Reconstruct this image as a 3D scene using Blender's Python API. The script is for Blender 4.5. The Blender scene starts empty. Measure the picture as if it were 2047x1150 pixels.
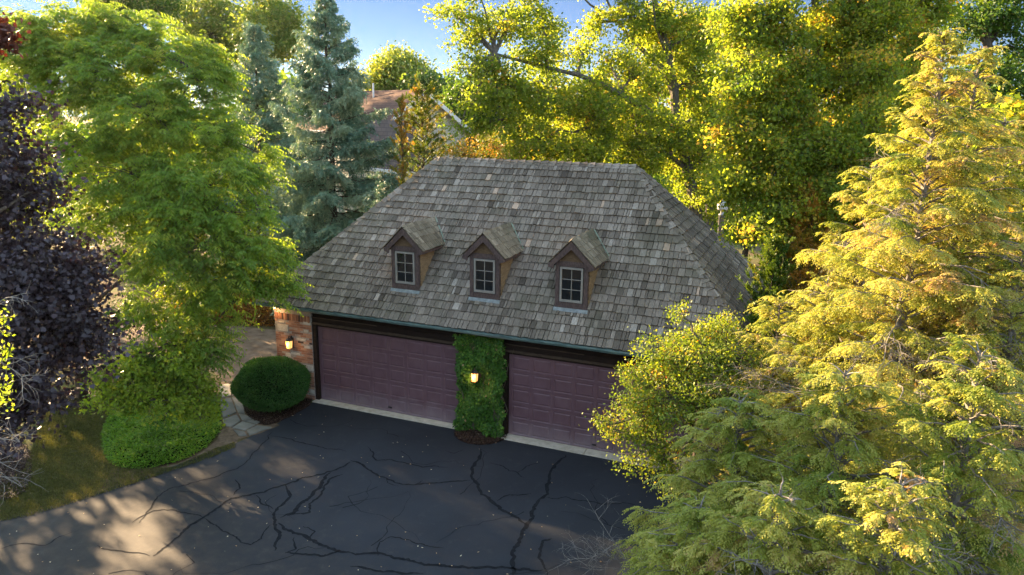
import bpy, math, random
import numpy as np
from math import radians as RAD
rng = np.random.default_rng(11); random.seed(5)
S = bpy.context.scene

# ------------------------------------------------------------------ camera
C = np.array([13.405, -17.4891, 8.7096]); YAW, PIT, ROL, FPX = -0.3897, -0.2369, 0.0118, 1495.876
F = np.array([math.sin(YAW)*math.cos(PIT), math.cos(YAW)*math.cos(PIT), math.sin(PIT)])
R0 = np.array([math.cos(YAW), -math.sin(YAW), 0.]); U0 = np.cross(R0, F)
R = math.cos(ROL)*R0 + math.sin(ROL)*U0; U = -math.sin(ROL)*R0 + math.cos(ROL)*U0
import mathutils
cd = bpy.data.cameras.new('camera'); cam = bpy.data.objects.new('camera', cd); S.collection.objects.link(cam)
cd.sensor_width = 36; cd.lens = 36*FPX/2047; cd.clip_end = 2000; cd.clip_start = .1
cam.matrix_world = mathutils.Matrix(((R[0], U[0], -F[0], C[0]), (R[1], U[1], -F[1], C[1]), (R[2], U[2], -F[2], C[2]), (0, 0, 0, 1)))
S.camera = cam

# ------------------------------------------------------------------ light
SUN_AZ = math.atan2(-.93, .33)      # angle from +Y towards +X of the direction to the sun
SUN_EL = RAD(17)
w = bpy.data.worlds.new('World'); S.world = w; w.use_nodes = True
nt = w.node_tree; bg = nt.nodes['Background']; sky = nt.nodes.new('ShaderNodeTexSky')
sky.sky_type = 'NISHITA'; sky.sun_disc = False; sky.sun_elevation = SUN_EL; sky.sun_rotation = SUN_AZ
sky.air_density = .6; sky.dust_density = 0; sky.ozone_density = 2.0
# deeper blue band low over the trees, brighter and warmer vault overhead
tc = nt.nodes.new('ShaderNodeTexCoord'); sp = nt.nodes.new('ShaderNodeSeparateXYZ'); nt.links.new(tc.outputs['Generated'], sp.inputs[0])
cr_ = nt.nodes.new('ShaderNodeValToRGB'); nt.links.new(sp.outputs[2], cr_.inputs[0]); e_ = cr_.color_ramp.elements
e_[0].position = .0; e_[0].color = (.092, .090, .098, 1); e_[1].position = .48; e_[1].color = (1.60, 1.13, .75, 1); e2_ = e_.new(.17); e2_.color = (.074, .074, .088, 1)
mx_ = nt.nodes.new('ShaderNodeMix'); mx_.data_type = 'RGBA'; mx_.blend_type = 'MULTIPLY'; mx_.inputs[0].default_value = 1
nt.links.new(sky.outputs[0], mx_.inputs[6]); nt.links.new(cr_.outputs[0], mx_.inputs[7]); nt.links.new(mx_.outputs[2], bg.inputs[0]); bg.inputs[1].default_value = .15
sl = bpy.data.lights.new('sun', 'SUN'); sl.energy = 3.9; sl.angle = RAD(.6); sl.color = (1, .70, .40)
so = bpy.data.objects.new('sun', sl); S.collection.objects.link(so)
sd = mathutils.Vector((math.sin(SUN_AZ)*math.cos(SUN_EL), math.cos(SUN_AZ)*math.cos(SUN_EL), math.sin(SUN_EL)))
so.rotation_euler = sd.to_track_quat('Z', 'Y').to_euler(); so.location = (-30, 10, 30)
S.view_settings.view_transform = 'Standard'; S.view_settings.look = 'None'; S.view_settings.exposure = 3.38; S.view_settings.gamma = 1
S.cycles.max_bounces = 8; S.cycles.diffuse_bounces = 5; S.cycles.transmission_bounces = 3; S.cycles.glossy_bounces = 2

# ------------------------------------------------------------------ helpers
def P(u, v, d): return C + (F + R*(u-1023.5)/FPX - U*(v-575)/FPX)*d           # a point d metres ahead of the photographer
def G(u, v, z=0.):
    r = F + R*(u-1023.5)/FPX - U*(v-575)/FPX
    return C + r*(z-C[2])/r[2]
def nrm(a): return a/np.maximum(np.linalg.norm(a, axis=-1, keepdims=True), 1e-9)
def tag(o, label=None, cat=None, group=None, kind=None):
    if label: o['label'] = label
    if cat: o['category'] = cat
    if group: o['group'] = group
    if kind: o['kind'] = kind
    return o
ORG = {}
def thing(name, label, cat, loc, group=None):
    o = bpy.data.objects.new(name, None); S.collection.objects.link(o); o.location = loc; o.empty_display_size = .2
    ORG[o.name] = np.array(loc, float)
    return tag(o, label, cat, group)
def link(me, name, mat, parent):
    o = bpy.data.objects.new(name, me); S.collection.objects.link(o)
    for m in (mat if isinstance(mat, (list, tuple)) else [mat]): me.materials.append(m)
    if parent is not None: o.parent = parent; ORG[o.name] = ORG[parent.name]
    else: ORG[o.name] = np.zeros(3)
    return o
class MB:
    def __init__(s): s.v = []; s.f = []; s.t = []; s.uv = []; s.sm = []
    def add(s, vs, fs, t=None, uv=None, smooth=False):
        b = len(s.v); s.v += [tuple(map(float, x)) for x in vs]
        if t is None: t = random.random()
        for k, f in enumerate(fs):
            s.f.append([b+i for i in f]); s.t.append(t); s.sm.append(smooth)
            s.uv.append([uv[i] for i in f] if uv is not None else None)
    def box(s, x0, x1, y0, y1, z0, z1, t=None):
        s.add([(x0,y0,z0),(x1,y0,z0),(x1,y1,z0),(x0,y1,z0),(x0,y0,z1),(x1,y0,z1),(x1,y1,z1),(x0,y1,z1)],
              [(0,3,2,1),(4,5,6,7),(0,1,5,4),(1,2,6,5),(2,3,7,6),(3,0,4,7)], t)
    def bar(s, a, b, w, h, up=(0,0,1), t=None):            # beam from a to b, w across, h along up
        a = np.array(a, float); b = np.array(b, float); d = nrm(b-a); up = np.array(up, float)
        x = nrm(np.cross(d, up)); y = np.cross(x, d)
        vs = [p + x*sx*w/2 + y*sy*h/2 for p in (a, b) for sx, sy in ((-1,-1),(1,-1),(1,1),(-1,1))]
        s.add(vs, [(0,1,2,3),(7,6,5,4),(0,4,5,1),(1,5,6,2),(2,6,7,3),(3,7,4,0)], t)
    def tube(s, pts, rad, n=6, t=None):
        pts = np.array(pts, float); k = len(pts); T = nrm(np.gradient(pts, axis=0))
        ref = np.array([0.31, .2, .93]) if abs(T[0][2]) < .9 else np.array([1., .1, 0])
        X = nrm(np.cross(T, ref)); Y = np.cross(T, X)
        a = np.arange(n)*2*math.pi/n
        rad = np.broadcast_to(np.array(rad, float), (k,))
        vs = (pts[:,None] + rad[:,None,None]*(np.cos(a)[None,:,None]*X[:,None] + np.sin(a)[None,:,None]*Y[:,None])).reshape(-1, 3)
        fs = [(i*n+j, i*n+(j+1)%n, (i+1)*n+(j+1)%n, (i+1)*n+j) for i in range(k-1) for j in range(n)]
        s.add(vs, fs, t, smooth=True)
    def lathe(s, c, prof, n=20, t=None, smooth=True):
        vs = [(c[0]+r*math.cos(2*math.pi*j/n), c[1]+r*math.sin(2*math.pi*j/n), c[2]+z) for r, z in prof for j in range(n)]
        fs = [(i*n+j, i*n+(j+1)%n, (i+1)*n+(j+1)%n, (i+1)*n+j) for i in range(len(prof)-1) for j in range(n)]
        s.add(vs, fs, t, smooth=smooth)
    def build(s, name, mat, parent=None):
        me = bpy.data.meshes.new(name); o = ORG.get(parent.name, np.zeros(3)) if parent else np.zeros(3)
        me.from_pydata([(v[0]-o[0], v[1]-o[1], v[2]-o[2]) for v in s.v], [], s.f)
        me.attributes.new('tint', 'FLOAT', 'FACE').data.foreach_set('value', s.t)
        me.polygons.foreach_set('use_smooth', s.sm)
        if any(u is not None for u in s.uv):
            l = me.uv_layers.new(name='UVMap'); fl = []
            for u, f in zip(s.uv, s.f):
                for i in range(len(f)): fl += list(u[i]) if u is not None else [0, 0]
            l.data.foreach_set('uv', fl)
        me.update(); return link(me, name, mat, parent)
def polys(V, tint, name, mat, parent=None):                # V: (n, k, 3) array of n k-sided leaves
    n, k, _ = V.shape; o = ORG.get(parent.name, np.zeros(3)) if parent else np.zeros(3)
    me = bpy.data.meshes.new(name)
    me.vertices.add(n*k); me.vertices.foreach_set('co', (V-o).astype(np.float32).ravel())
    me.loops.add(n*k); me.loops.foreach_set('vertex_index', np.arange(n*k, dtype=np.int32))
    me.polygons.add(n); me.polygons.foreach_set('loop_start', np.arange(n, dtype=np.int32)*k)
    me.polygons.foreach_set('loop_total', np.full(n, k, dtype=np.int32))
    me.attributes.new('tint', 'FLOAT', 'FACE').data.foreach_set('value', np.clip(tint, 0, 1).astype(np.float32))
    me.update(calc_edges=True); return link(me, name, mat, parent)

# ------------------------------------------------------------------ materials
def mat(name, rough=.7, spec=.3, metal=0.):
    m = bpy.data.materials.new(name); m.use_nodes = True; n = m.node_tree; b = n.nodes['Principled BSDF']
    b.inputs['Roughness'].default_value = rough; b.inputs['Specular IOR Level'].default_value = spec; b.inputs['Metallic'].default_value = metal
    return m, n, b
def nd(n, t, **k):
    x = n.nodes.new(t)
    for a, v in k.items():
        if a[0] == '_': x.inputs[a[1:].replace('_', ' ')].default_value = v
        else: setattr(x, a, v)
    return x
def ramp(n, fac, stops, interp='LINEAR'):
    r = n.nodes.new('ShaderNodeValToRGB'); e = r.color_ramp.elements; r.color_ramp.interpolation = interp
    while len(e) < len(stops): e.new(.5)
    for i, (p, c) in enumerate(stops): e[i].position = p; e[i].color = (*c, 1)
    if fac is not None: n.links.new(fac, r.inputs[0])
    return r.outputs[0]
def mix(n, fac, a, b, mode='MIX'):
    x = n.nodes.new('ShaderNodeMix'); x.data_type = 'RGBA'; x.blend_type = mode
    for s, v in ((x.inputs[0], fac), (x.inputs[6], a), (x.inputs[7], b)):
        if hasattr(v, 'links') or hasattr(v, 'is_linked'): n.links.new(v, s)
        else: s.default_value = v if not isinstance(v, tuple) else (*v, 1)[:4]
    return x.outputs[2]
def noise(n, scale, detail=4, rough=.55, vec=None, out=0, dist=0):
    x = nd(n, 'ShaderNodeTexNoise', _Scale=scale, _Detail=detail, _Roughness=rough, _Distortion=dist)
    if vec is not None: n.links.new(vec, x.inputs['Vector'])
    return x.outputs[out]
def pos(n): return n.nodes.new('ShaderNodeNewGeometry').outputs['Position']
def attr(n): return nd(n, 'ShaderNodeAttribute', attribute_name='tint').outputs['Fac']
def mapv(n, vec, scale, rot=(0,0,0)):
    x = nd(n, 'ShaderNodeMapping'); x.inputs['Scale'].default_value = scale; x.inputs['Rotation'].default_value = rot
    n.links.new(vec, x.inputs[0]); return x.outputs[0]
def bump(n, b, h, st=.3, d=.02):
    x = nd(n, 'ShaderNodeBump', _Strength=st, _Distance=d); n.links.new(h, x.inputs['Height']); n.links.new(x.outputs[0], b.inputs['Normal'])

def leaf_mat(name, stops, trans=.4, tint_t=(1.0, .9, .35), rough=.5, spec=.2, tb=2.0):
    m, n, b = mat(name, rough, spec)
    c = ramp(n, attr(n), stops); n.links.new(c, b.inputs['Base Color'])
    t = nd(n, 'ShaderNodeBsdfTranslucent'); tc = mix(n, 1., c, tuple(x*tb for x in tint_t), 'MULTIPLY'); n.links.new(tc, t.inputs[0])
    mx = nd(n, 'ShaderNodeMixShader', _Fac=trans) if False else n.nodes.new('ShaderNodeMixShader')
    mx.inputs[0].default_value = trans
    n.links.new(b.outputs[0], mx.inputs[1]); n.links.new(t.outputs[0], mx.inputs[2])
    n.links.new(mx.outputs[0], n.nodes['Material Output'].inputs[0]); return m
def simple(name, c1, c2, scale=8, rough=.7, spec=.3, bs=.2, bd=.01, metal=0, stretch=None, detail=5, lo=.35, hi=.65):
    m, n, b = mat(name, rough, spec, metal); p = pos(n)
    if stretch: p = mapv(n, p, stretch)
    f = noise(n, scale, detail, .6, p); n.links.new(ramp(n, f, [(lo, c1), (hi, c2)]), b.inputs['Base Color'])
    if bs: bump(n, b, f, bs, bd)
    return m
M = {}
M['locust'] = leaf_mat('locust_leaf', [(0, (.075,.14,.026)), (.45, (.15,.245,.036)), (.8, (.26,.33,.045)), (1, (.42,.39,.06))], .5)
M['maple'] = leaf_mat('maple_leaf', [(0, (.060,.115,.018)), (.4, (.140,.205,.025)), (.8, (.245,.30,.040)), (.96, (.40,.38,.060)), (1, (.50,.30,.06))], .58)
M['maple2'] = leaf_mat('broad_maple_leaf', [(0, (.055,.115,.020)), (.4, (.125,.195,.026)), (.78, (.23,.285,.035)), (.96, (.40,.38,.050)), (1, (.50,.33,.06))], .58)
M['oak'] = leaf_mat('oak_leaf', [(0, (0.035,0.084,0.014)), (.6, (0.084,0.154,0.020)), (1, (0.210,0.252,0.030))], .35)
M['far'] = leaf_mat('far_leaf', [(0, (0.084,0.144,0.036)), (.6, (0.156,0.228,0.045)), (1, (0.312,0.336,0.063))], .4)
M['purple'] = leaf_mat('purple_leaf', [(0, (.022,.014,.015)), (.6, (.045,.031,.035)), (.93, (.075,.058,.066)), (.98, (.08,.04,.03)), (1, (.13,.08,.03))], .06, (.9, .5, .5), .45, .35)
M['redleaf'] = leaf_mat('red_leaf', [(0, (.04,.014,.012)), (1, (.14,.045,.02))], .25, (1, .5, .3), tb=1.2)
M['spruce'] = leaf_mat('spruce_needle', [(0, (0.065,0.123,0.078)), (.5, (0.123,0.217,0.144)), (.9, (0.217,0.334,0.218)), (1, (0.290,0.377,0.230))], .15, (1, .9, .5), .5, .25, 1.1)
M['hemlock'] = leaf_mat('hemlock_needle', [(0, (.095,.145,.021)), (.35, (.20,.25,.035)), (.7, (.36,.365,.075)), (.92, (.47,.425,.12)), (1, (.42,.29,.13))], .45, (1, .93, .48), .55, .2, 1.6)
M['juniper'] = leaf_mat('juniper_needle', [(0, (0.035,0.084,0.012)), (.5, (0.098,0.154,0.016)), (.85, (0.252,0.224,0.025)), (1, (0.392,0.210,0.040))], .25, (1, .85, .35))
M['serv'] = leaf_mat('serviceberry_leaf', [(0, (0.072,0.132,0.015)), (.5, (0.168,0.228,0.020)), (.78, (0.288,0.264,0.030)), (.9, (0.480,0.204,0.030)), (1, (0.408,0.084,0.030))], .35)
M['dog'] = leaf_mat('shrub_leaf', [(0, (.10,.175,.018)), (.6, (.22,.30,.03)), (1, (.38,.39,.045))], .45)
M['cover'] = leaf_mat('groundcover_leaf', [(0, (.07,.15,.012)), (.6, (.14,.27,.02)), (1, (.28,.36,.035))], .3)
M['box'] = leaf_mat('boxwood_leaf', [(0, (.022,.07,.014)), (.7, (.05,.125,.026)), (1, (.11,.19,.03))], .22)
M['ivy'] = leaf_mat('ivy_leaf', [(0, (0.022,0.066,0.010)), (.6, (0.060,0.144,0.015)), (.95, (0.156,0.264,0.030)), (1, (0.360,0.240,0.120))], .2)
M['hedge'] = leaf_mat('hedge_leaf', [(0, (.09,.045,.015)), (.5, (.26,.11,.03)), (1, (.36,.24,.05))], .45)
M['grass'] = leaf_mat('grass_blade', [(0, (.06,.07,.02)), (.6, (.11,.11,.035)), (1, (.19,.15,.07))], .3)
M['chip'] = leaf_mat('mulch_chip', [(0, (.02,.012,.009)), (.7, (.06,.03,.018)), (.95, (.10,.06,.04)), (1, (.3,.2,.13))], .02)
M['litter'] = leaf_mat('fallen_leaf', [(0, (.3,.17,.07)), (.6, (.45,.33,.18)), (1, (.6,.52,.35))], .1)
M['bark'] = simple('bark', (.06,.045,.032), (.15,.12,.09), 9, .9, .1, .6, .03, stretch=(3, 3, .6))
M['barkpale'] = simple('pale_bark', (.11,.097,.08), (.26,.235,.20), 9, .85, .15, .4, .02, stretch=(2, 2, .7))
M['barkgrey'] = simple('grey_bark', (.07,.06,.048), (.16,.14,.115), 9, .85, .15, .4, .02, stretch=(2, 2, .7))
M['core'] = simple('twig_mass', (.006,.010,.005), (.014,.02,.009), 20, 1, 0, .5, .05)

# weathered shakes: grain stretched along each shake's UV, tint per shake
def shake_mat(name, stops, moss):
    m, n, b = mat(name, .82, .2)
    uv = n.nodes.new('ShaderNodeTexCoord').outputs['UV']
    g1 = noise(n, 6, 5, .7, mapv(n, uv, (22, 1.6, 1))); g2 = noise(n, 3, 6, .75, mapv(n, uv, (60, 3, 1)))
    base = ramp(n, attr(n), stops)
    c = mix(n, .75, base, ramp(n, g1, [(.32, (.22,.22,.22)), (.5, (.95,.95,.95)), (.68, (1.7,1.68,1.64))]), 'MULTIPLY')
    c = mix(n, .55, c, ramp(n, g2, [(.33, (.35,.34,.33)), (.5, (1,1,1)), (.75, (1.25,1.25,1.25))]), 'MULTIPLY')
    w_ = noise(n, .9, 5, .6, pos(n))
    c = mix(n, ramp(n, w_, [(.48, (0,0,0)), (.68, (moss,)*3)]), c, (.075, .078, .04))
    w2 = noise(n, .5, 4, .6, mapv(n, pos(n), (1, 1, 1), (1, 2, 3)))
    c = mix(n, .45, c, ramp(n, w2, [(.35, (.6,.58,.55)), (.6, (1.1,1.1,1.12))]), 'MULTIPLY')
    n.links.new(c, b.inputs['Base Color']); bump(n, b, g2, .5, .006); return m
M['shake'] = shake_mat('weathered_shake', [(0, (.072,.056,.040)), (.35, (.158,.128,.094)), (.75, (.255,.212,.160)), (.94, (.38,.33,.262)), (1, (.46,.32,.21))], .4)
M['shakemoss'] = shake_mat('mossy_shake', [(0, (.10,.08,.05)), (.5, (.19,.155,.10)), (1, (.30,.25,.17))], .6)
M['brick'], n, b = mat('brick', .85, .15)
c = ramp(n, attr(n), [(0, (.05,.035,.03)), (.05, (.07,.045,.035)), (.07, (.20,.095,.06)), (.6, (.32,.155,.09)), (.95, (.40,.23,.14)), (1, (.40,.30,.24))])
f = noise(n, 30, 5, .7, pos(n)); n.links.new(mix(n, .5, c, ramp(n, f, [(.3, (.6,.6,.6)), (.7, (1.2,1.2,1.2))]), 'MULTIPLY'), b.inputs['Base Color']); bump(n, b, f, .4, .006)
M['mortar'] = simple('mortar', (.24,.20,.16), (.36,.31,.26), 20, .95, .1)
M['lime'] = simple('limestone', (.36,.32,.25), (.50,.46,.38), 9, .85, .2)
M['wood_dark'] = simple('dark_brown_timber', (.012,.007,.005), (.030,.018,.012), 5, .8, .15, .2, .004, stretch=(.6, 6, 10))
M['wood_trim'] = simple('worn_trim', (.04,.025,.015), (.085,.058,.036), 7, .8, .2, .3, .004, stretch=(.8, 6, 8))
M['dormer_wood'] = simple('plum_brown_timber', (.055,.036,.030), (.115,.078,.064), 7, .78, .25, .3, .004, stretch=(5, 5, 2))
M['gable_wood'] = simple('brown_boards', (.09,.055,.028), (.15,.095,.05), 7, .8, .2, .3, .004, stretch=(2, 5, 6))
M['siding'] = simple('tan_clapboard', (.17,.11,.055), (.28,.19,.10), 6, .8, .2, .2, .004, stretch=(2, 1.2, 6))
M['door'], n, b = mat('plum_door_paint', .5, .4)
f = noise(n, 3.5, 6, .6, mapv(n, pos(n), (1, 1, .6))); sx = nd(n, 'ShaderNodeSeparateXYZ'); n.links.new(pos(n), sx.inputs[0])
dz_ = nd(n, 'ShaderNodeMath', operation='MULTIPLY_ADD'); n.links.new(sx.outputs[2], dz_.inputs[0]); dz_.inputs[1].default_value = -.9; dz_.inputs[2].default_value = .55
dn_ = nd(n, 'ShaderNodeMath', operation='ADD'); n.links.new(dz_.outputs[0], dn_.inputs[0]); n.links.new(noise(n, 2.2, 7, .7, pos(n)), dn_.inputs[1])
c = mix(n, ramp(n, dn_.outputs[0], [(.5, (0,0,0)), (1.0, (.5,.5,.5))]), ramp(n, f, [(.3, (.112,.054,.060)), (.7, (.150,.080,.086))]), (.24, .19, .19))
n.links.new(c, b.inputs['Base Color']); bump(n, b, noise(n, 60, 3, .5, pos(n)), .08, .002)
M['copper'] = simple('green_copper', (.05,.085,.075), (.15,.22,.19), 6, .5, .4, .15, .003, stretch=(.6, 3, 3))
M['lead'] = simple('pale_flashing', (.13,.145,.135), (.24,.26,.24), 9, .6, .3)
M['verd'] = simple('verdigris_flashing', (.13,.165,.11), (.25,.30,.20), 9, .65, .3)
M['sash'] = simple('taupe_sash', (.21,.19,.155), (.27,.245,.20), 5, .6, .3, .05)
M['glass'], n, b = mat('window_glass', .03, .6); b.inputs['Base Color'].default_value = (.008, .010, .010, 1)
M['black'] = simple('black_metal', (.012,.010,.009), (.03,.025,.02), 12, .5, .5)
M['apron'] = simple('concrete_sill', (.42,.36,.26), (.58,.51,.39), 5, .9, .15, .25, .006, detail=8)
M['stone'], n, b = mat('flagstone', .85, .2)
f = noise(n, 3, 6, .6, pos(n)); c = ramp(n, attr(n), [(0, (.13,.125,.105)), (.6, (.20,.19,.155)), (1, (.27,.24,.18))])
n.links.new(mix(n, .6, c, ramp(n, f, [(.3, (.6,.6,.6)), (.7, (1.2,1.2,1.2))]), 'MULTIPLY'), b.inputs['Base Color']); bump(n, b, f, .3, .01)
M['side'] = simple('tan_paving', (.13,.085,.05), (.22,.155,.10), 3, .9, .15, .3, .01, detail=9)
M['white'] = simple('white_paint', (.62,.60,.56), (.75,.73,.70), 5, .6, .3, .05)
M['greypost'] = simple('grey_metal', (.30,.31,.32), (.42,.43,.44), 8, .5, .4, .05)
M['beige'], n, b = mat('beige_lap_siding', .7, .25)
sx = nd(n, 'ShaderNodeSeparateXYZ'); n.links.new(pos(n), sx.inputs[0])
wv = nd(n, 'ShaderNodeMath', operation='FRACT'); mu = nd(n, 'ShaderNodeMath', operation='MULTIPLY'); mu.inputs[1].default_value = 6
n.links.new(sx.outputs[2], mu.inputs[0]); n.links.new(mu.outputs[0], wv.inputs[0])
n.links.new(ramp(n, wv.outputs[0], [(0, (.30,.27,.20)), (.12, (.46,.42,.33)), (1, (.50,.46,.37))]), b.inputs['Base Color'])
def shingle_mat(name, a, bb):
    m, n, b = mat(name, .9, .1); br = nd(n, 'ShaderNodeTexBrick', _Scale=1.0, _Mortar_Size=.012); br.inputs['Brick Width'].default_value = .5; br.inputs['Row Height'].default_value = .25
    uv = n.nodes.new('ShaderNodeTexCoord').outputs['UV']; n.links.new(uv, br.inputs[0])
    br.inputs[1].default_value = (*a, 1); br.inputs[2].default_value = (*bb, 1); br.inputs[3].default_value = (a[0]*.4, a[1]*.4, a[2]*.4, 1)
    n.links.new(br.outputs[0], b.inputs['Base Color']); return m
M['asph_shingle'] = shingle_mat('brown_shingles', (.10,.055,.037), (.135,.077,.052))
M['asph_shingle2'] = shingle_mat('grey_brown_shingles', (.085,.062,.05), (.11,.083,.068))
# asphalt: dark sealed coat, older and browner towards the street end, scuffs
m, n, b = mat('asphalt', .72, .32); p = pos(n); sx = nd(n, 'ShaderNodeSeparateXYZ'); n.links.new(p, sx.inputs[0])
f1 = noise(n, .45, 6, .6, p); f2 = noise(n, 3.2, 8, .7, p); f3 = noise(n, 70, 2, .5, p)
c = ramp(n, f1, [(.35, (.0105,.013,.0165)), (.65, (.019,.0222,.0265))])
# worn patches where the seal coat has gone
wy = nd(n, 'ShaderNodeMath', operation='MULTIPLY_ADD'); n.links.new(sx.outputs[1], wy.inputs[0]); wy.inputs[1].default_value = -.16; wy.inputs[2].default_value = -.86
wx = nd(n, 'ShaderNodeMath', operation='MULTIPLY_ADD'); n.links.new(sx.outputs[0], wx.inputs[0]); wx.inputs[1].default_value = -.045; n.links.new(wy.outputs[0], wx.inputs[2])
wn = nd(n, 'ShaderNodeMath', operation='MULTIPLY_ADD'); n.links.new(f2, wn.inputs[0]); wn.inputs[1].default_value = 1.1; n.links.new(wx.outputs[0], wn.inputs[2])
wear = ramp(n, wn.outputs[0], [(.35, (0,0,0)), (.95, (1,1,1))])
c = mix(n, wear, c, ramp(n, f2, [(.3, (.019,.0175,.015)), (.7, (.042,.035,.027))]))
c = mix(n, ramp(n, f2, [(.56, (0,0,0)), (.78, (.55,.55,.55))]), c, (.055, .053, .050))
c = mix(n, .4, c, ramp(n, f3, [(.3, (.5,.5,.5)), (.7, (1.5,1.5,1.5))]), 'MULTIPLY')
n.links.new(c, b.inputs['Base Color']); bump(n, b, f3, .35, .006); M['asphalt'] = m
M['tar'] = simple('crack_sealer', (.0065,.007,.0085), (.0155,.0165,.018), 8, .9, .12, .3, .006)
m, n, b = mat('ground_litter', .95, .1); p = pos(n); f1 = noise(n, .5, 6, .6, p); f2 = noise(n, 14, 6, .75, p)
c = mix(n, ramp(n, f1, [(.4, (0,0,0)), (.6, (1,1,1))]), ramp(n, f2, [(.3, (.05,.033,.018)), (.7, (.15,.10,.05))]), ramp(n, f2, [(.3, (.05,.06,.015)), (.7, (.12,.12,.035))]))
n.links.new(c, b.inputs['Base Color']); bump(n, b, f2, .8, .04); M['ground'] = m
M['soil'] = simple('dark_mulch', (.014,.009,.007), (.05,.028,.018), 30, .95, .1, .8, .03)
M['dirt'] = simple('dry_soil', (.08,.055,.032), (.17,.12,.075), 6, .95, .1, .5, .02, detail=9)
M['lawn'] = simple('lawn_turf', (.055,.052,.018), (.115,.10,.042), 5, .95, .1, .8, .03, detail=10)
def emit(name, col, st):
    m = bpy.data.materials.new(name); m.use_nodes = True; n = m.node_tree; b = n.nodes['Principled BSDF']
    b.inputs['Base Color'].default_value = (*col, 1); b.inputs['Emission Color'].default_value = (*col, 1); b.inputs['Emission Strength'].default_value = st; return m
M['lamp'] = emit('lamp_glow', (1, .46, .13), .15); M['flame'] = emit('bulb_glow', (1, .60, .24), .26)

# ------------------------------------------------------------------ ground, driveway, beds
def sheet(name, pts, z, m, kind='structure', res=None, parent=None):
    mb = MB(); mb.add([(p[0], p[1], z) for p in pts], [tuple(range(len(pts)))]); o = mb.build(name, m, parent)
    if parent is None: tag(o, kind=kind)
    return o
def smooth_poly(pts, it=2):
    pts = [np.array(p, float)[:2] for p in pts]
    for _ in range(it):
        q = []
        for i in range(len(pts)):
            a, b_ = pts[i], pts[(i+1) % len(pts)]; q += [a*.75+b_*.25, a*.25+b_*.75]
        pts = q
    return pts
def ccw(pts):
    a = sum(pts[i][0]*pts[(i+1) % len(pts)][1]-pts[(i+1) % len(pts)][0]*pts[i][1] for i in range(len(pts)))
    return pts if a > 0 else pts[::-1]
def inside(pts, X):                                        # vectorised point in polygon
    pts = np.array([p[:2] for p in pts]); r = np.zeros(len(X), bool); j = len(pts)-1
    for i in range(len(pts)):
        a, b_ = pts[i], pts[j]; c_ = ((a[1] > X[:,1]) != (b_[1] > X[:,1])) & (X[:,0] < (b_[0]-a[0])*(X[:,1]-a[1])/(b_[1]-a[1]+1e-12)+a[0])
        r ^= c_; j = i
    return r
def scatter(pts, n):
    a = np.array([p[:2] for p in pts]); lo, hi = a.min(0), a.max(0); X = rng.uniform(lo, hi, (int(n*2.5)+50, 2)); X = X[inside(pts, X)][:n]
    return X
def edge_dist(pts, X):
    pts = np.array([p[:2] for p in pts]); d = np.full(len(X), 1e9)
    for i in range(len(pts)):
        a, b_ = pts[i-1], pts[i]; ab = b_-a; t = np.clip(((X-a)@ab)/(ab@ab+1e-12), 0, 1); d = np.minimum(d, np.linalg.norm(X-a-t[:,None]*ab, axis=1))
    return d
sheet('ground', [(-400,-200), (300,-200), (300,500), (-400,500)], -.012, M['ground'])
drive = [(-.12,-.30), (-.16,-.9), (-.05,-1.9), (-.12,-2.75), (-.2,-3.35), (-.55,-4.6), (-1.14,-6.3), (-1.5,-7.3), (-2.3,-8.6), (-4.2,-10.3), (-9,-12.5), (-16,-14), (-16,-24), (13,-24), (13.6,-8), (13,-.1), (11.3,-.1), (-.1,-.1)]
drv = sheet('driveway', drive, 0, M['asphalt'])
sheet('side_driveway', [(-1.6,.9), (-1.6,5.6), (-4.5,5.5), (-8,5.0), (-13,3.2), (-22,.5), (-22,-1.2), (-13,-.2), (-9.5,-1.0), (-7.5,-.6), (-4.8,.6), (-3.2,-.4), (-2.3,-1.6), (-1.6,-1.7), (-2.0,-.5)], -.004, M['side'])
lawn = smooth_poly([G(95,795), G(215,800), G(235,890), G(300,955), G(470,880), G(470,900), G(215,985), G(0,1050), G(-200,1060), G(40,960), G(70,880)], 1)
sheet('lawn', lawn, -.004, M['lawn'])
sheet('soil_strip', smooth_poly([G(235,925), G(330,940), G(430,890), G(445,850), G(480,870), G(470,893), G(330,945), G(180,1000), G(205,965)], 1), -.001, M['dirt'])
bedL = smooth_poly([G(-60,870), G(60,880), G(66,960), G(40,1000), G(-80,1010)], 2)
bedT = smooth_poly([G(85,795), G(115,780), G(190,780), G(215,800), G(180,822), G(110,820)], 2)
bedB = smooth_poly([G(480,790), G(492,832), G(522,852), G(560,845), G(636,802), G(600,770), G(540,760)], 1)
bedP = [(5.45+.78*math.cos(a), -.18-.8*max(0, math.sin(a))**.8) for a in np.linspace(0, math.pi, 16)]+[(4.7,-.1), (6.2,-.1)]
bedP = [(5.45+.76*math.cos(a), -.12-.82*math.sin(a)) for a in np.linspace(0, math.pi, 18)]
isl = smooth_poly([G(205,850), G(203,905), G(235,938), G(300,938), G(375,918), G(432,880), G(445,840), G(430,790), G(330,770), G(240,800)], 2)
for nm, pl in (('mulch_bed', bedL), ('mulch_bed', bedT), ('mulch_bed', bedB), ('mulch_bed', bedP), ('mulch_bed', isl)):
    sheet(nm, ccw(pl), .004, M['soil'])

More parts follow.
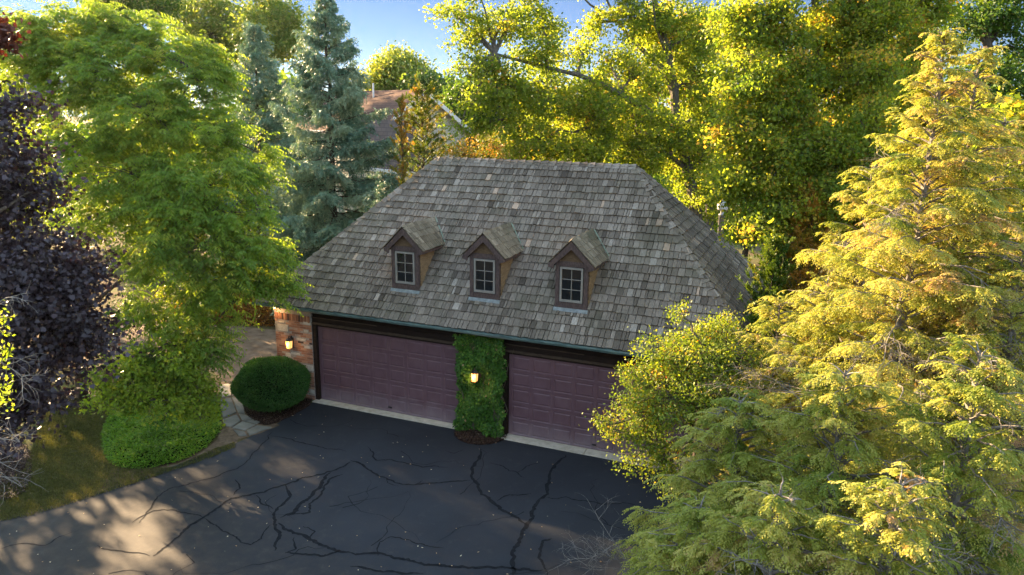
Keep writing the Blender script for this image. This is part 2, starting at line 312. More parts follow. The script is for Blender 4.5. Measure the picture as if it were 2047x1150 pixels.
def leafv(Pb, D, L, W, N):                                 # rhombus leaf with a slight cup
    S_ = nrm(np.cross(D, N)); N = np.cross(S_, D); L = np.broadcast_to(L, (len(Pb),))[:,None]; W = np.broadcast_to(W, (len(Pb),))[:,None]
    return np.stack([Pb, Pb+D*L*.42+S_*W*.5+N*W*.12, Pb+D*L, Pb+D*L*.42-S_*W*.5+N*W*.12], 1)
LOBE = np.array([(0,0), (.30,.10), (.52,.06), (.42,.30), (.62,.52), (.34,.56), (.22,.70), (0,1.0), (-.22,.70), (-.34,.56), (-.62,.52), (-.42,.30), (-.52,.06), (-.30,.10)])
def lobev(Pb, D, L, N):
    S_ = nrm(np.cross(D, N)); N = np.cross(S_, D); L = np.broadcast_to(L, (len(Pb),))[:,None,None]
    return Pb[:,None] + L*(LOBE[None,:,1:2]*D[:,None] + LOBE[None,:,0:1]*S_[:,None] + (.10*np.abs(LOBE[None,:,0:1])-.12*LOBE[None,:,1:2]**2)*N[:,None])
def rnd(n): return rng.normal(size=(n, 3))
def flat(pts, n, L, W, z0, z1, tb=0, name='mulch', m='chip', label=None, cat=None):
    X = scatter(pts, n); k = len(X); Pb = np.column_stack([X, rng.uniform(z0, z1, k)]); D = nrm(rnd(k)*[1,1,.25]); N = nrm([0,0,1]+.5*rnd(k))
    o = polys(leafv(Pb, D, rng.uniform(.5, 1.2, k)*L, rng.uniform(.5, 1.2, k)*W, N), rng.random(k)**1.3+tb, name, M[m]); tag(o, label, cat, kind='stuff'); return o
flat(bedL, 5000, .07, .03, .005, .05, label='dark bark mulch with leaf litter on the bed at the left edge', cat='mulch')
flat(bedT, 4000, .07, .03, .005, .04, label='dark bark mulch ring around the leaning tree trunk on the lawn', cat='mulch')
flat(bedB, 7000, .06, .03, .005, .04, label='brown bark mulch under the clipped round bush', cat='mulch')
flat(bedP, 3500, .06, .03, .005, .04, label='dark bark mulch half circle below the ivy', cat='mulch')
# grass blades
X = scatter(lawn, 60000); k = len(X); Pb = np.column_stack([X, np.full(k, -.004)])
tag(polys(leafv(Pb, nrm(rnd(k)*.45+[0,0,1]), rng.uniform(.03,.075,k), .012, nrm(rnd(k)*[1,1,.2])), rng.random(k)*.7+.3*(np.sin(X[:,0]*1.7)*np.cos(X[:,1]*1.3)), 'lawn_grass', M['grass']), 'short olive brown grass of the lawn beside the driveway', 'grass', kind='stuff')
X = scatter([(-16,-1),(-3,-1),(-.8,-3),(-1.5,-8),(-14,-14),(-20,-8)], 26000); X = X[~inside(drive, X) & ~inside(lawn, X)]; k = len(X); Pb = np.column_stack([X, np.full(k, -.01)])
tag(polys(leafv(Pb, nrm(rnd(k)*.6+[0,0,1]), rng.uniform(.03,.08,k), .016, nrm(rnd(k)*[1,1,.2])), rng.random(k), 'rough_grass', M['grass']), 'sparse dry grass and litter under the left trees', 'grass', kind='stuff')
# fallen leaves
X = scatter([(0,-1),(12,-1),(13,-9),(8,-12),(-2,-9)], 170); k = len(X)
tag(polys(leafv(np.column_stack([X, np.full(k, .008)]), nrm(rnd(k)*[1,1,.12]), rng.uniform(.02,.065,k), rng.uniform(.015,.05,k), nrm([0,0,1]+.25*rnd(k))), rng.random(k), 'fallen_leaves', M['litter']), 'small pale fallen leaves scattered over the dark asphalt', 'leaves', kind='stuff')
# groundcover island
X = scatter(isl, 30000); k = len(X); ed = edge_dist(isl, X); h = .34*(1-np.exp(-ed/.30))+.10*np.sin(X[:,0]*5)*np.cos(X[:,1]*4.3)*np.minimum(ed, .5)
Pb = np.column_stack([X, h*rng.uniform(.72, 1.0, k)])
tn = .45+.2*rng.normal(size=k)+.15*np.sin(X[:,0]*3+X[:,1]*2)
tag(polys(leafv(Pb, nrm(rnd(k)*[1,1,.4]+[0,-.3,.25]), rng.uniform(.05,.10,k), rng.uniform(.025,.045,k), nrm([0,0,1.]+.45*rnd(k))), tn, 'groundcover', M['cover']), 'low bright green leafy groundcover filling the island bed', 'groundcover', kind='stuff')
mb = MB()
for i in range(len(isl)):
    pass
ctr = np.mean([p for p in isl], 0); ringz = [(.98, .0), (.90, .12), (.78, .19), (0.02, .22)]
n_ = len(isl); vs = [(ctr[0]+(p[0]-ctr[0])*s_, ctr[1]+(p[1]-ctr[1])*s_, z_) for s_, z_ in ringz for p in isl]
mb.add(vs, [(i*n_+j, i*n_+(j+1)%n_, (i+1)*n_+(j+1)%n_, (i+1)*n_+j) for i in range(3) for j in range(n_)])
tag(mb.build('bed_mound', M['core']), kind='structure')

# flagstones
pth = MB()
for q in [[(436,800),(462,795),(474,826),(446,838)], [(463,794),(484,800),(490,829),(476,827)], [(444,840),(474,829),(482,842),(462,856),(448,852)], [(477,828),(492,831),(505,838),(484,841)],
          [(463,857),(484,843),(512,850),(490,862)], [(466,860),(489,864),(494,872),(478,873)], [(492,862),(514,851),(545,855),(524,862),(498,872)], [(486,842),(507,839),(520,845),(513,849)],
          [(440,770),(466,766),(462,793),(437,797)], [(467,764),(476,764),(482,798),(464,792)]]:
    g_ = [G(*x) for x in q]; c_ = np.mean(g_, 0)
    g_ = ccw([c_+(x-c_)*.95 for x in g_]); k = len(g_)
    pth.add([(x[0],x[1],0.0) for x in g_]+[(c_[0]+(x[0]-c_[0])*.97,c_[1]+(x[1]-c_[1])*.97,.024) for x in g_], [tuple(range(k,2*k))]+[(i,(i+1)%k,k+(i+1)%k,k+i) for i in range(k)])
tag(pth.build('path', M['stone']), kind='structure')
sheet('path_bed', ccw([G(430,765), G(480,760), G(495,830), G(560,850), G(520,866), G(480,878), G(440,845)]), .001, M['dirt'])

# crack sealer on the asphalt
def crack(mb, px, w, seed=0, smoothn=3):
    r = np.random.default_rng(seed+17); pts = np.array([G(*x)[:2] for x in px])
    for _ in range(smoothn):                               # subdivide with jitter
        q = [pts[0]]
        for a, b_ in zip(pts[:-1], pts[1:]):
            L = np.linalg.norm(b_-a); q += [(a+b_)/2+r.normal(size=2)*L*.07, b_]
        pts = np.array(q)
    T = nrm(np.gradient(pts, axis=0)); Nn = np.column_stack([-T[:,1], T[:,0]]); k = len(pts)
    ww = w*(.35+.95*r.random(k))*np.minimum(1, .25+np.minimum(np.arange(k), np.arange(k)[::-1])/6.)
    ww2 = w*(.55+.6*r.random(k))*np.minimum(1, .25+np.minimum(np.arange(k), np.arange(k)[::-1])/6.)
    vs = [(*(p+nn*a), .0045) for p, nn, a in zip(pts, Nn, ww)]+[(*(p-nn*a), .0045) for p, nn, a in zip(pts, Nn, ww2)]
    mb.add(vs, [(i+1, i, k+i, k+i+1) for i in range(k-1)])
cr = MB()
def c7(l): return [(700+x/2.874, 750+y/2.874) for x, y in l]
def c6(l): return [(x/2.874, 750+y/2.874) for x, y in l]
T_ = [(c7([(750,425),(720,500),(700,570),(735,630),(790,700),(860,770),(940,810),(1020,860)]), .07), (c7([(1240,460),(1160,540),(1130,640),(1080,730),(1040,800),(1010,870),(980,940),(935,1010),(930,1080),(935,1150)]), .075),
      (c7([(0,490),(60,510),(120,550),(200,590),(290,625),(370,632),(470,622),(560,615),(690,605)]), .045), (c7([(100,410),(150,490),(230,485),(330,510),(450,525),(560,530)]), .035),
      (c7([(845,725),(880,700),(960,690),(1040,680)]), .035), (c7([(1120,700),(1190,712),(1240,700),(1350,722),(1440,742),(1560,735),(1660,755)]), .03),
      (c7([(800,505),(880,525),(960,560),(1000,590)]), .028), (c7([(960,560),(1010,525),(1090,505)]), .028), (c7([(1130,1150),(1105,1080),(1090,1000),(1110,950),(1160,940)]), .05),
      (c7([(0,1020),(130,1025),(240,1045),(330,1060),(430,1090),(560,1100),(720,1110),(890,1105),(1000,1115),(1110,1120)]), .06), (c7([(0,1100),(120,1115),(260,1130),(420,1140)]), .05),
      (c7([(160,1040),(170,960),(230,930),(330,945),(430,980),(540,995)]), .022), (c7([(210,590),(215,620),(280,640)]), .02), (c7([(370,632),(415,605)]), .025), (c7([(650,430),(600,450),(545,435)]), .022),
      (c6([(2012,500),(1930,545),(1820,575),(1740,590),(1640,630),(1520,675),(1400,695),(1330,710),(1240,770),(1170,820),(1060,890),(1000,950),(880,1040)]), .055),
      (c6([(1640,630),(1670,700),(1600,760),(1575,820),(1580,870),(1600,940),(1580,1010)]), .06), (c6([(1600,850),(1680,900),(1760,930),(1850,980),(1930,1010),(2012,1020)]), .07),
      (c6([(1900,560),(1850,610),(1800,680),(1740,730),(1700,780),(1610,820)]), .08), (c6([(1970,570),(1890,600),(1860,660),(1780,740),(1780,790),(1650,810)]), .05),
      (c6([(1170,820),(1230,860),(1290,900),(1370,945),(1440,975),(1500,940),(1560,860)]), .03), (c6([(1560,330),(1500,400),(1440,470),(1360,540),(1230,590),(1100,620),(980,650),(890,720),(800,850)]), .03),
      (c6([(1560,350),(1680,370),(1780,400),(1880,425),(1990,440)]), .03), (c6([(760,850),(880,780),(1000,775),(1110,800),(1170,820)]), .025), (c6([(0,1000),(110,970),(260,980),(420,900)]), .02),
      (c6([(560,980),(700,1010),(860,1040)]), .03), (c6([(1350,600),(1380,650),(1340,690)]), .04), (c6([(1470,690),(1500,740),(1570,770)]), .035), (c6([(1640,1020),(1740,1030),(1860,1040),(1960,1010)]), .05),
      (c6([(1740,870),(1810,900),(1770,940)]), .03), (c6([(1690,930),(1700,1000),(1640,1025)]), .03)]
for i, (l, ww) in enumerate(T_): crack(cr, l, ww*.66, i)
for q in range(20):                                        # hairline cracks branching over the slab
    a = np.array([random.uniform(-1, 12), random.uniform(-9, -.8)]); d_ = random.uniform(0, 6.28); p_ = [a]
    for _ in range(random.randint(4, 9)): d_ += random.gauss(0, .45); a = a+.38*np.array([math.cos(d_), math.sin(d_)]); p_.append(a)
    p_ = [x for x in p_ if x[1] < -.5 and x[0] > -.1+min(0, (x[1]+3)*.25)]
    if len(p_) > 3:
        k = len(p_); p_ = np.array(p_); q_ = [p_[0]]
        for u_, v_ in zip(p_[:-1], p_[1:]): q_ += [(u_+v_)/2+np.array([random.gauss(0,.04), random.gauss(0,.04)]), v_]
        p_ = np.array(q_); T = nrm(np.gradient(p_, axis=0)); Nn = np.column_stack([-T[:,1], T[:,0]]); k = len(p_); ww = np.linspace(.011, .003, k)*np.random.default_rng(q).uniform(.5, 1.3, k)
        cr.add([(*(x+n_*e), .0035) for x, n_, e in zip(p_, Nn, ww)]+[(*(x-n_*e), .0035) for x, n_, e in zip(p_, Nn, ww)], [(i+1, i, k+i, k+i+1) for i in range(k-1)])
cr.build('crack_sealer', M['tar'], drv)

# ------------------------------------------------------------------ garage
EX0, EX1, EY0, EY1, EZ, RZ = -1.824, 12.59, -.4634, 7.5113, 3.0088, 7.1187; RY = (EY0+EY1)/2; RX0, RX1 = EX0+4.03, EX1-4.06
gar = thing('garage', 'brick garage with steep grey wooden shake hip roof, three dormers and two plum doors', 'garage', (5.4, 3.5, 0))
W0, W1, WB = -1.47, 11.95, 7.0
wl = MB()
FY = -.10
wl.box(W0, W0+.25, .352, WB, 0, 2.86); wl.box(W1-.25, W1, .352, WB, 0, 2.86); wl.box(W0+.252, W1-.252, WB-.25, WB, 0, 2.86)
wall = wl.build('wall', M['brick'], gar)
SB = [(-1.38,-.98,2.06,2.27), (-.5,-.14,.92,1.10), (-.70,-.36,1.84,1.91), (-.42,-.15,2.36,2.45), (-.92,-.60,1.36,1.43), (-1.12,-.94,1.22,1.38), (-.42,-.2,1.62,1.70), (-.40,-.25,2.12,2.2), (-1.3,-1.12,2.31,2.36), (-.3,-.14,.2,.32), (-1.40,-1.22,.62,.75),
      (5.1,5.4,2.3,2.42), (11.3,11.6,1.5,1.66)]
for x0, x1 in ((W0, -.13), (4.97, 6.02), (11.1, W1)):
    pr = MB(); pr.box(x0, x1, FY, .35, 0, 2.86); pier = pr.build('brick_pier', M['mortar'], gar); bk = MB()
    z = .01; r_ = 0
    while z < 2.38:
        x = x0 - (.1 if r_ % 2 else 0)
        while x < x1-.02:
            a, b_ = max(x, x0+.002), min(x+.195, x1-.002)
            if b_-a > .03 and not any(a < s[1] and b_ > s[0] and z < s[3] and z+.057 > s[2] for s in SB):
                o_ = random.uniform(.003, .012); bk.box(a, b_, FY-o_, FY+.02, z, z+.057, random.random())
            x += .205
        z += .067; r_ += 1
    x = x0+.004
    while x < x1-.05:                                      # soldier course
        bk.box(x, x+.06, FY-random.uniform(.005,.03), FY+.02, z+.004, z+.20, random.random()); x += .068
    bk.build('brick_face', M['brick'], pier)
    for s in SB:
        if x0 < s[0] < x1: st_ = MB(); st_.box(s[0], s[1]-.008, FY-.018, FY+.02, s[2]+.004, s[3]-.004); st_.build('limestone_block', M['lime'], pier)
# timber header, casings, soffit
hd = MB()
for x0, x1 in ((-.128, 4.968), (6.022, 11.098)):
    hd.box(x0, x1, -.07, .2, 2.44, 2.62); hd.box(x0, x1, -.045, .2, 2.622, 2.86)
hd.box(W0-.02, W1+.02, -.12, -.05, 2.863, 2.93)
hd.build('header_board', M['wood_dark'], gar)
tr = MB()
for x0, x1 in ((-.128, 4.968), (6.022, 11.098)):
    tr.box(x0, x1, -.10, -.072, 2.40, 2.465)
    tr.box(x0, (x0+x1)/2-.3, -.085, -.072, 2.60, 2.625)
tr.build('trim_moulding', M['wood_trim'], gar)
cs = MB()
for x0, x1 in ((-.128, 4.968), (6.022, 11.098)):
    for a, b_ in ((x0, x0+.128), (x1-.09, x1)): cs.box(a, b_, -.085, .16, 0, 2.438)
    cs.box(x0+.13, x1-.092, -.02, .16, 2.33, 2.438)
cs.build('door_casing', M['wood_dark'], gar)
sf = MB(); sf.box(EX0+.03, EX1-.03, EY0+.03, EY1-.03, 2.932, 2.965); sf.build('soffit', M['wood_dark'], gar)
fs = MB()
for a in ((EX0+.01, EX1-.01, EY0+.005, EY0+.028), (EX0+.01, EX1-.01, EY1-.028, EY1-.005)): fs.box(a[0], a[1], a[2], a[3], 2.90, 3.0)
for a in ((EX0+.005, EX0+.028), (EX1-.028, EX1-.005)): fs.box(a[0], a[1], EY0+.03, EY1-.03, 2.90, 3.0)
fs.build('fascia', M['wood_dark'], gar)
gt = MB()                                                   # half round gutter with rolled lip
prof = [(0, .0), (-.004,-.05), (-.03,-.085), (-.065,-.092), (-.098,-.07), (-.112,-.03), (-.112,.004), (-.122,.006), (-.122,-.034), (-.104,-.08), (-.066,-.104), (-.024,-.096), (.0,-.06)]
def gutter(a, b_, out):
    a = np.array(a, float); b_ = np.array(b_, float); out = np.array(out, float); k = len(prof); N_ = 24
    vs = []; 
    for i in range(N_+1):
        p = a+(b_-a)*i/N_; dz = .006*math.sin(i*1.3)
        vs += [tuple(p+out*(-q[0])+np.array([0,0,q[1]+dz])) for q in prof]
    gt.add(vs, [(i*k+j, (i+1)*k+j, (i+1)*k+j+1, i*k+j+1) for i in range(N_) for j in range(k-1)])
gutter((EX0-.05, EY0+.002, 3.0), (EX1+.05, EY0+.002, 3.0), (0,-1,0)); gutter((EX1-.002, EY0, 3.0), (EX1-.002, EY1, 3.0), (1,0,0))
gt.build('gutter', M['copper'], gar)
dsp = MB(); dsp.tube([(12.02,-.42,2.9),(12.02,-.3,2.75),(12.0,-.16,2.6),(12.0,-.16,.1)], .045, 8); dsp.build('downspout', M['copper'], gar)
# doors
def panel_door(x0):
    d = MB(); nx, nz, Wd, Hd = 8, 5, 4.80, 2.33; cw = (Wd-.10)/nx; ch = Hd/nz
    d.box(x0+.02, x0+.02+Wd, .012, .05, .03, Hd)
    for j in range(nz):
        for i in range(nx):
            a = x0+.07+i*cw; b_ = a+cw; z0 = .03+j*(Hd-.03)/nz; z1 = z0+(Hd-.03)/nz
            rings = []
            for ins, y in ((0, 0.), (.055, 0.), (.072, .010), (.095, .010), (.125, -.001)):
                if ins == 0: q = (a+(-.05 if i == 0 else 0), b_+(.05 if i == nx-1 else 0), z0+.004, z1-.004)
                else: q = (a+ins*.75, b_-ins*.75, z0+ins*.8, z1-ins*.8)
                rings += [(q[0],y,q[2]), (q[1],y,q[2]), (q[1],y,q[3]), (q[0],y,q[3])]
            fs_ = [(r*4+k, r*4+(k+1)%4, r*4+4+(k+1)%4, r*4+4+k) for r in range(4) for k in range(4)]+[(16,17,18,19)]
            d.add(rings, fs_)
    return d
for i, x0 in enumerate((0, 6.15)):
    o = panel_door(x0).build('garage_door', M['door'], gar)
    h = MB(); h.box(x0+2.38, x0+2.5, -.03, -.002, .16, .19); h.build('handle', M['black'], o)
    tag(o, ('plum raised panel garage door left of the ivy', 'plum raised panel garage door right of the ivy, partly behind the shrub')[i])
ap = MB()
for x0, x1 in ((-.12, 4.93), (6.08, 8.4), (8.412, 11.2)): ap.box(x0, x1, -.27-(.06 if x0 > 5 else 0), .12, -.01, .028)
ap.build('door_sill', M['apron'], gar)

# roof
def slope(mb, O, ux, us, poly, ex, thick=.044, wlo=.06, whi=.19, mirror=False):
    """O origin at eave; ux along eave; us up slope; poly(s)->(xmin,xmax)"""
    ux = np.array(ux, float); us = nrm(np.array(us, float)); nn = nrm(np.cross(ux, us)); smax = poly[0]
    s = 0.; first = True
    while s < smax-.02:
        top = min(s+ex*1.35, smax); x = poly[1](s)[0]-random.uniform(0, .1); xm = poly[1](s)[1]; ct = random.gauss(0, .06)
        while x < xm:
            wd = random.uniform(wlo, whi); g_ = random.choice((.009,.012,.02)); a, b_ = x+g_/2, x+wd-g_/2; x += wd
            j = random.uniform(-.012, .012); s0 = s+j-(.03 if first else 0); t0 = thick*random.uniform(.7, 1.25); lift = .004+random.random()*.004
            l0, h0 = poly[1](max(s0, 0)); l1, h1 = poly[1](top)
            a0, b0, a1, b1 = np.clip(a, l0, h0), np.clip(b_, l0, h0), np.clip(a, l1, h1), np.clip(b_, l1, h1)
            if b0-a0 < .012: continue
            if b1-a1 < .002: mid = np.clip((a+b_)/2, l1, h1); a1 = b1 = mid
            def p(xx, ss, hh): return O+ux*xx+us*ss+nn*hh
            skew = random.gauss(0, .004)
            vs = [p(a0,s0+skew,lift), p(b0,s0-skew,lift), p(b1,top,-.004), p(a1,top,-.004), p(a0,s0+skew,lift+t0), p(b0,s0-skew,lift+t0), p(b1,top,.006), p(a1,top,.006)]
            ou, ov = random.random()*50, random.random()*50
            uv = [(a0+ou,s0+ov), (b0+ou,s0+ov), (b1+ou,top+ov), (a1+ou,top+ov)]*2
            tt = min(1, max(0, random.gauss(.5, .16)+ct)); tt = .99 if random.random() < .006 else min(tt, .95)
            mb.add(vs, [(4,5,6,7), (0,1,5,4), (1,2,6,5), (3,0,4,7)], tt, uv)
        s += ex; first = False
SL = math.hypot(RZ-EZ, RY-EY0); dz = (RZ-EZ); mrun = RY-EY0
rf = MB()
def hipb(L, r0, r1): return (SL, lambda s: (r0*min(max(s/SL, 0), 1), L-r1*min(max(s/SL, 0), 1)))
LX = EX1-EX0; LY = EY1-EY0
slope(rf, np.array([EX0, EY0, EZ]), (1,0,0), (0, mrun, dz), hipb(LX, RX0-EX0, EX1-RX1), .247)
slope(rf, np.array([EX1, EY1, EZ]), (-1,0,0), (0, -mrun, dz), hipb(LX, EX1-RX1, RX0-EX0), .247)
SLs = math.hypot(dz, EX1-RX1)
slope(rf, np.array([EX1, EY0, EZ]), (0,1,0), (-(EX1-RX1), 0, dz), (SLs, lambda s: (mrun*min(max(s/SLs,0),1), LY-mrun*min(max(s/SLs,0),1))), .25)
slope(rf, np.array([EX0, EY1, EZ]), (0,-1,0), ((RX0-EX0), 0, dz), (SLs, lambda s: (mrun*min(max(s/SLs,0),1), LY-mrun*min(max(s/SLs,0),1))), .25)
e_ = .012
rf.add([(EX0+.03,EY0+.03,EZ-.03),(EX1-.03,EY0+.03,EZ-.03),(EX1-.03,EY1-.03,EZ-.03),(EX0+.03,EY1-.03,EZ-.03),(RX0,RY,RZ-.02),(RX1,RY,RZ-.02)], [(0,1,5,4),(1,2,5),(2,3,4,5),(3,0,4)], .1, [(0,0)]*6)
roof = rf.build('roof', M['shake'], gar)
# hip and ridge caps
def caps(mb, a, b_, nL, nR, ex=.24, w=.15, tlo=.2):
    a = np.array(a, float); b_ = np.array(b_, float); d = nrm(b_-a); L = np.linalg.norm(b_-a); s = 0
    nL, nR = nrm(np.array(nL, float)), nrm(np.array(nR, float))
    while s < L:
        e = min(s+ex*1.3, L); 
        for nn, sg in ((nL, 1), (nR, -1)):
            side = nrm(np.cross(d, nn))*sg
            if side[2] > 0: side = -side
            ww = w*random.uniform(.85, 1.1); lf = .030+random.random()*.012; tt = random.uniform(tlo, .85); up_ = nrm(nL+nR)
            p0, p1 = a+d*(s+random.uniform(-.01,.01)), a+d*e
            vs = [p0+up_*(lf+.028), p0+side*ww+nn*(lf+.002), p1+side*ww*.9+nn*.012, p1+up_*.02,
                  p0+up_*(lf+.002), p0+side*ww+nn*(lf-.024)]
            ou = random.random()*50; uv = [(ou, s), (ou+ww, s), (ou+ww, e), (ou, e), (ou, s), (ou+ww, s)]
            mb.add(vs, [(0,1,2,3), (4,5,1,0)] if sg < 0 else [(3,2,1,0), (0,1,5,4)], tt, uv)
        s += ex
cp = MB(); nF = (0,-dz,mrun); nB = (0,dz,mrun); nRt = (dz,0,EX1-RX1); nLf = (-dz,0,EX1-RX1)
caps(cp, (EX0,EY0,EZ), (RX0,RY,RZ), nLf, nF); caps(cp, (EX1,EY0,EZ), (RX1,RY,RZ), nF, nRt)
caps(cp, (EX0,EY1,EZ), (RX0,RY,RZ), nB, nLf); caps(cp, (EX1,EY1,EZ), (RX1,RY,RZ), nRt, nB); caps(cp, (RX1,RY,RZ+.01), (RX0,RY,RZ+.01), nF, nB)
cp.build('ridge_cap', M['shake'], roof)

# dormers
m_ = dz/mrun
def roofz(y): return EZ+(y-EY0)*m_
def roofy(z): return EY0+(z-EZ)/m_
for ci, cx in enumerate((2.94, 5.36, 7.78)):
    yf, zb, hw, ze, zp = .19, 3.69, .43, 4.88, 5.49
    zwt = 4.99                                             # wall top at half width
    d = MB()
    d.box(cx-hw, cx-.325, yf-.03, yf+.06, zb, zwt); d.box(cx+.325, cx+hw, yf-.03, yf+.06, zb, zwt)          # corner boards
    d.box(cx-.323, cx+.323, yf-.025, yf+.06, zb, 3.865); d.box(cx-.323, cx+.323, yf-.025, yf+.06, 4.80, 4.93)
    dm = d.build('dormer', M['dormer_wood'], gar); tag(dm, 'dormer '+('nearest the left hip, above the left door', 'in the middle of the roof', 'nearest the right hip')[ci])
    g_ = MB(); g_.add([(cx-hw,yf,4.93),(cx+hw,yf,4.93),(cx+hw,yf,zwt),(cx,yf,zwt+hw),(cx-hw,yf,zwt)], [(0,1,2,3,4)]); g_.build('gable_board', M['gable_wood'], dm)
    for sg in (-1, 1):                                     # clapboard cheeks
        sd_ = MB(); z = 3.70
        while z < 4.98:
            z1 = z+.125; yb = max(roofy(z+.06)+.02, yf+.08); X0 = cx+sg*(hw-.005); xo = .020
            y0_ = yf+.062
            if yb > y0_+.02:
                vs = [(X0+sg*xo,y0_,z),(X0+sg*xo,roofy(z)+.03,z),(X0+sg*.004,roofy(z1)+.03,z1),(X0+sg*.004,y0_,z1),(X0-sg*.01,y0_,z),(X0-sg*.01,roofy(z)+.03,z)]
                sd_.add(vs, [(0,1,2,3),(0,4,5,1)] if sg > 0 else [(3,2,1,0),(1,5,4,0)])
            z = z1
        sd_.build('side_cladding', M['siding'], dm)
    # bargeboards + roof
    bb = MB(); yb0 = yf-.12
    for sg in (-1, 1):
        a = np.array([cx+sg*.61, 0, ze-.01]); t_ = np.array([cx, 0, zp]); dn = np.array([0, 0, -1.])
        v0 = [(a[0], yb0, a[2]-.02), (cx, yb0, zp-.02), (cx, yb0, zp-.23), (cx+sg*.46, yb0, ze-.05), (cx+sg*.46, yb0, ze-.15), (a[0], yb0, ze-.10)]
        v1 = [(x, yb0+.035, z) for x, _, z in v0]; k = 6; fc = [(0,1,2,3,4,5)] ; bk_ = [(11,10,9,8,7,6)]
        if sg > 0: fc = [f[::-1] for f in fc]; bk_ = [f[::-1] for f in bk_]
        bb.add(v0+v1, fc+bk_+[(i, (i+1)%6, 6+(i+1)%6, 6+i) for i in range(6)])
        # soffit return
        ys = roofy(ze)
        bb.add([(cx+sg*.60, yb0+.035, ze-.045), (cx+sg*.60, ys, ze-.045), (cx+sg*hw, ys, ze-.06), (cx+sg*hw, yb0+.035, ze-.06), (cx+sg*.60, yb0+.035, ze-.11), (cx+sg*.60, ys, ze-.11)], [(0,1,2,3), (0,4,5,1)])
    bb.build('bargeboard', M['dormer_wood'], dm)
    dr = MB(); us_ = np.array([.6, 0, .61]); ysl = roofy(ze); yrl = roofy(zp); Ls = math.hypot(.6, .61)
    for sg in (1, -1):
        # shakes on each side; x runs along y
        O = np.array([cx+sg*.615, yb0-.02, ze]); n_ = 4; ex = Ls/4.2
        def pl(s, sg=sg): return (0, (ysl+(yrl-ysl)*min(max(s/Ls,0),1))-(yb0-.02)+.04)
        if sg > 0: slope(dr, O, (0,1,0), (-.6,0,.61), (Ls, pl), .205, .018, .08, .2)
        else:
            O2 = O.copy(); 
            def pl2(s): 
                l, h_ = pl(s); return (-h_, 0)
            slope(dr, O2, (0,-1,0), (.6,0,.61), (Ls, pl2), .205, .018, .08, .2)
        dr.add([(cx+sg*.60,yb0,ze-.012),(cx+sg*.60,ysl,ze-.012),(cx,yrl,zp-.012),(cx,yb0,zp-.012)], [(0,1,2,3) if sg > 0 else (3,2,1,0)], .2, [(0,0)]*4)
    caps(dr, (cx,yrl+.05,zp+.0), (cx,yb0-.03,zp+.0), (.61,0,.6), (-.61,0,.6), .2, .10)
    dr.build('dormer_roof', M['shakemoss'], dm)
    fl = MB()                                              # flashings: front apron and the two valleys
    vs = [(cx-hw-.03,yf-.034,zb+.02),(cx+hw+.03,yf-.034,zb+.02),(cx+hw+.03,yf-.034,roofz(yf)+.05),(cx-hw-.03,yf-.034,roofz(yf)+.05)]
    zq = roofz(yf-.09)+.05
    fl.add([(cx-hw-.03,yf-.036,zb+.03),(cx+hw+.03,yf-.036,zb+.03),(cx+hw+.03,yf-.095,zq),(cx-hw-.03,yf-.095,zq)], [(3,2,1,0)])
    fl.build('sill_flashing', M['lead'], dm)
    fv = MB()
    for sg in (1, -1):
        a = np.array([cx+sg*.62, ysl+.01, ze+.02]); b_ = np.array([cx, yrl+.02, zp+.02])
        nn = nrm(np.array([sg*.61, 0, .6])); nm = nrm(np.array([0, -m_, 1.]))
        d_ = nrm(b_-a); s1 = nrm(np.cross(nn, d_)); s1 = s1 if s1[1] < 0 else -s1
        fv.add([a+nn*.03, b_+nn*.03, b_+s1*.02+nn*.032, a+s1*.05+nn*.032], [(0,1,2,3)]); s2 = nrm(np.cross(nm, d_)); s2 = s2 if s2[1] > 0 else -s2
        fv.add([a+nm*.04, b_+nm*.04, b_+s2*.03+nm*.04, a+s2*.03+nm*.04], [(0,1,2,3)])
    fv.build('valley_flashing', M['verd'], dm)
    wn = MB(); x0, x1, z0, z1 = cx-.305, cx+.305, 3.88, 4.785; yy = yf-.045
    wn.box(x0, x0+.05, yy, yf+.02, z0, z1); wn.box(x1-.05, x1, yy, yf+.02, z0, z1); wn.box(x0+.051, x1-.051, yy, yf+.02, z0, z0+.06); wn.box(x0+.051, x1-.051, yy, yf+.02, z1-.05, z1)
    wn.box(cx-.008, cx+.008, yf-.026, yf+.01, z0+.061, z1-.051)
    for q in (1, 2):
        zz = z0+.06+(z1-z0-.11)*q/3; wn.box(x0+.051, cx-.009, yf-.026, yf+.01, zz-.008, zz+.008); wn.box(cx+.009, x1-.051, yf-.026, yf+.01, zz-.008, zz+.008)
    wn.build('window_frame', M['sash'], dm)
    pn = MB(); tl = random.uniform(-.006,.006)
    pn.add([(x0+.04,yf-.008,z0+.05),(x1-.04,yf-.008+tl,z0+.05),(x1-.04,yf-.006,z1-.04),(x0+.04,yf-.006-tl,z1-.04)], [(0,1,2,3)]); pn.build('window_pane', M['glass'], dm)

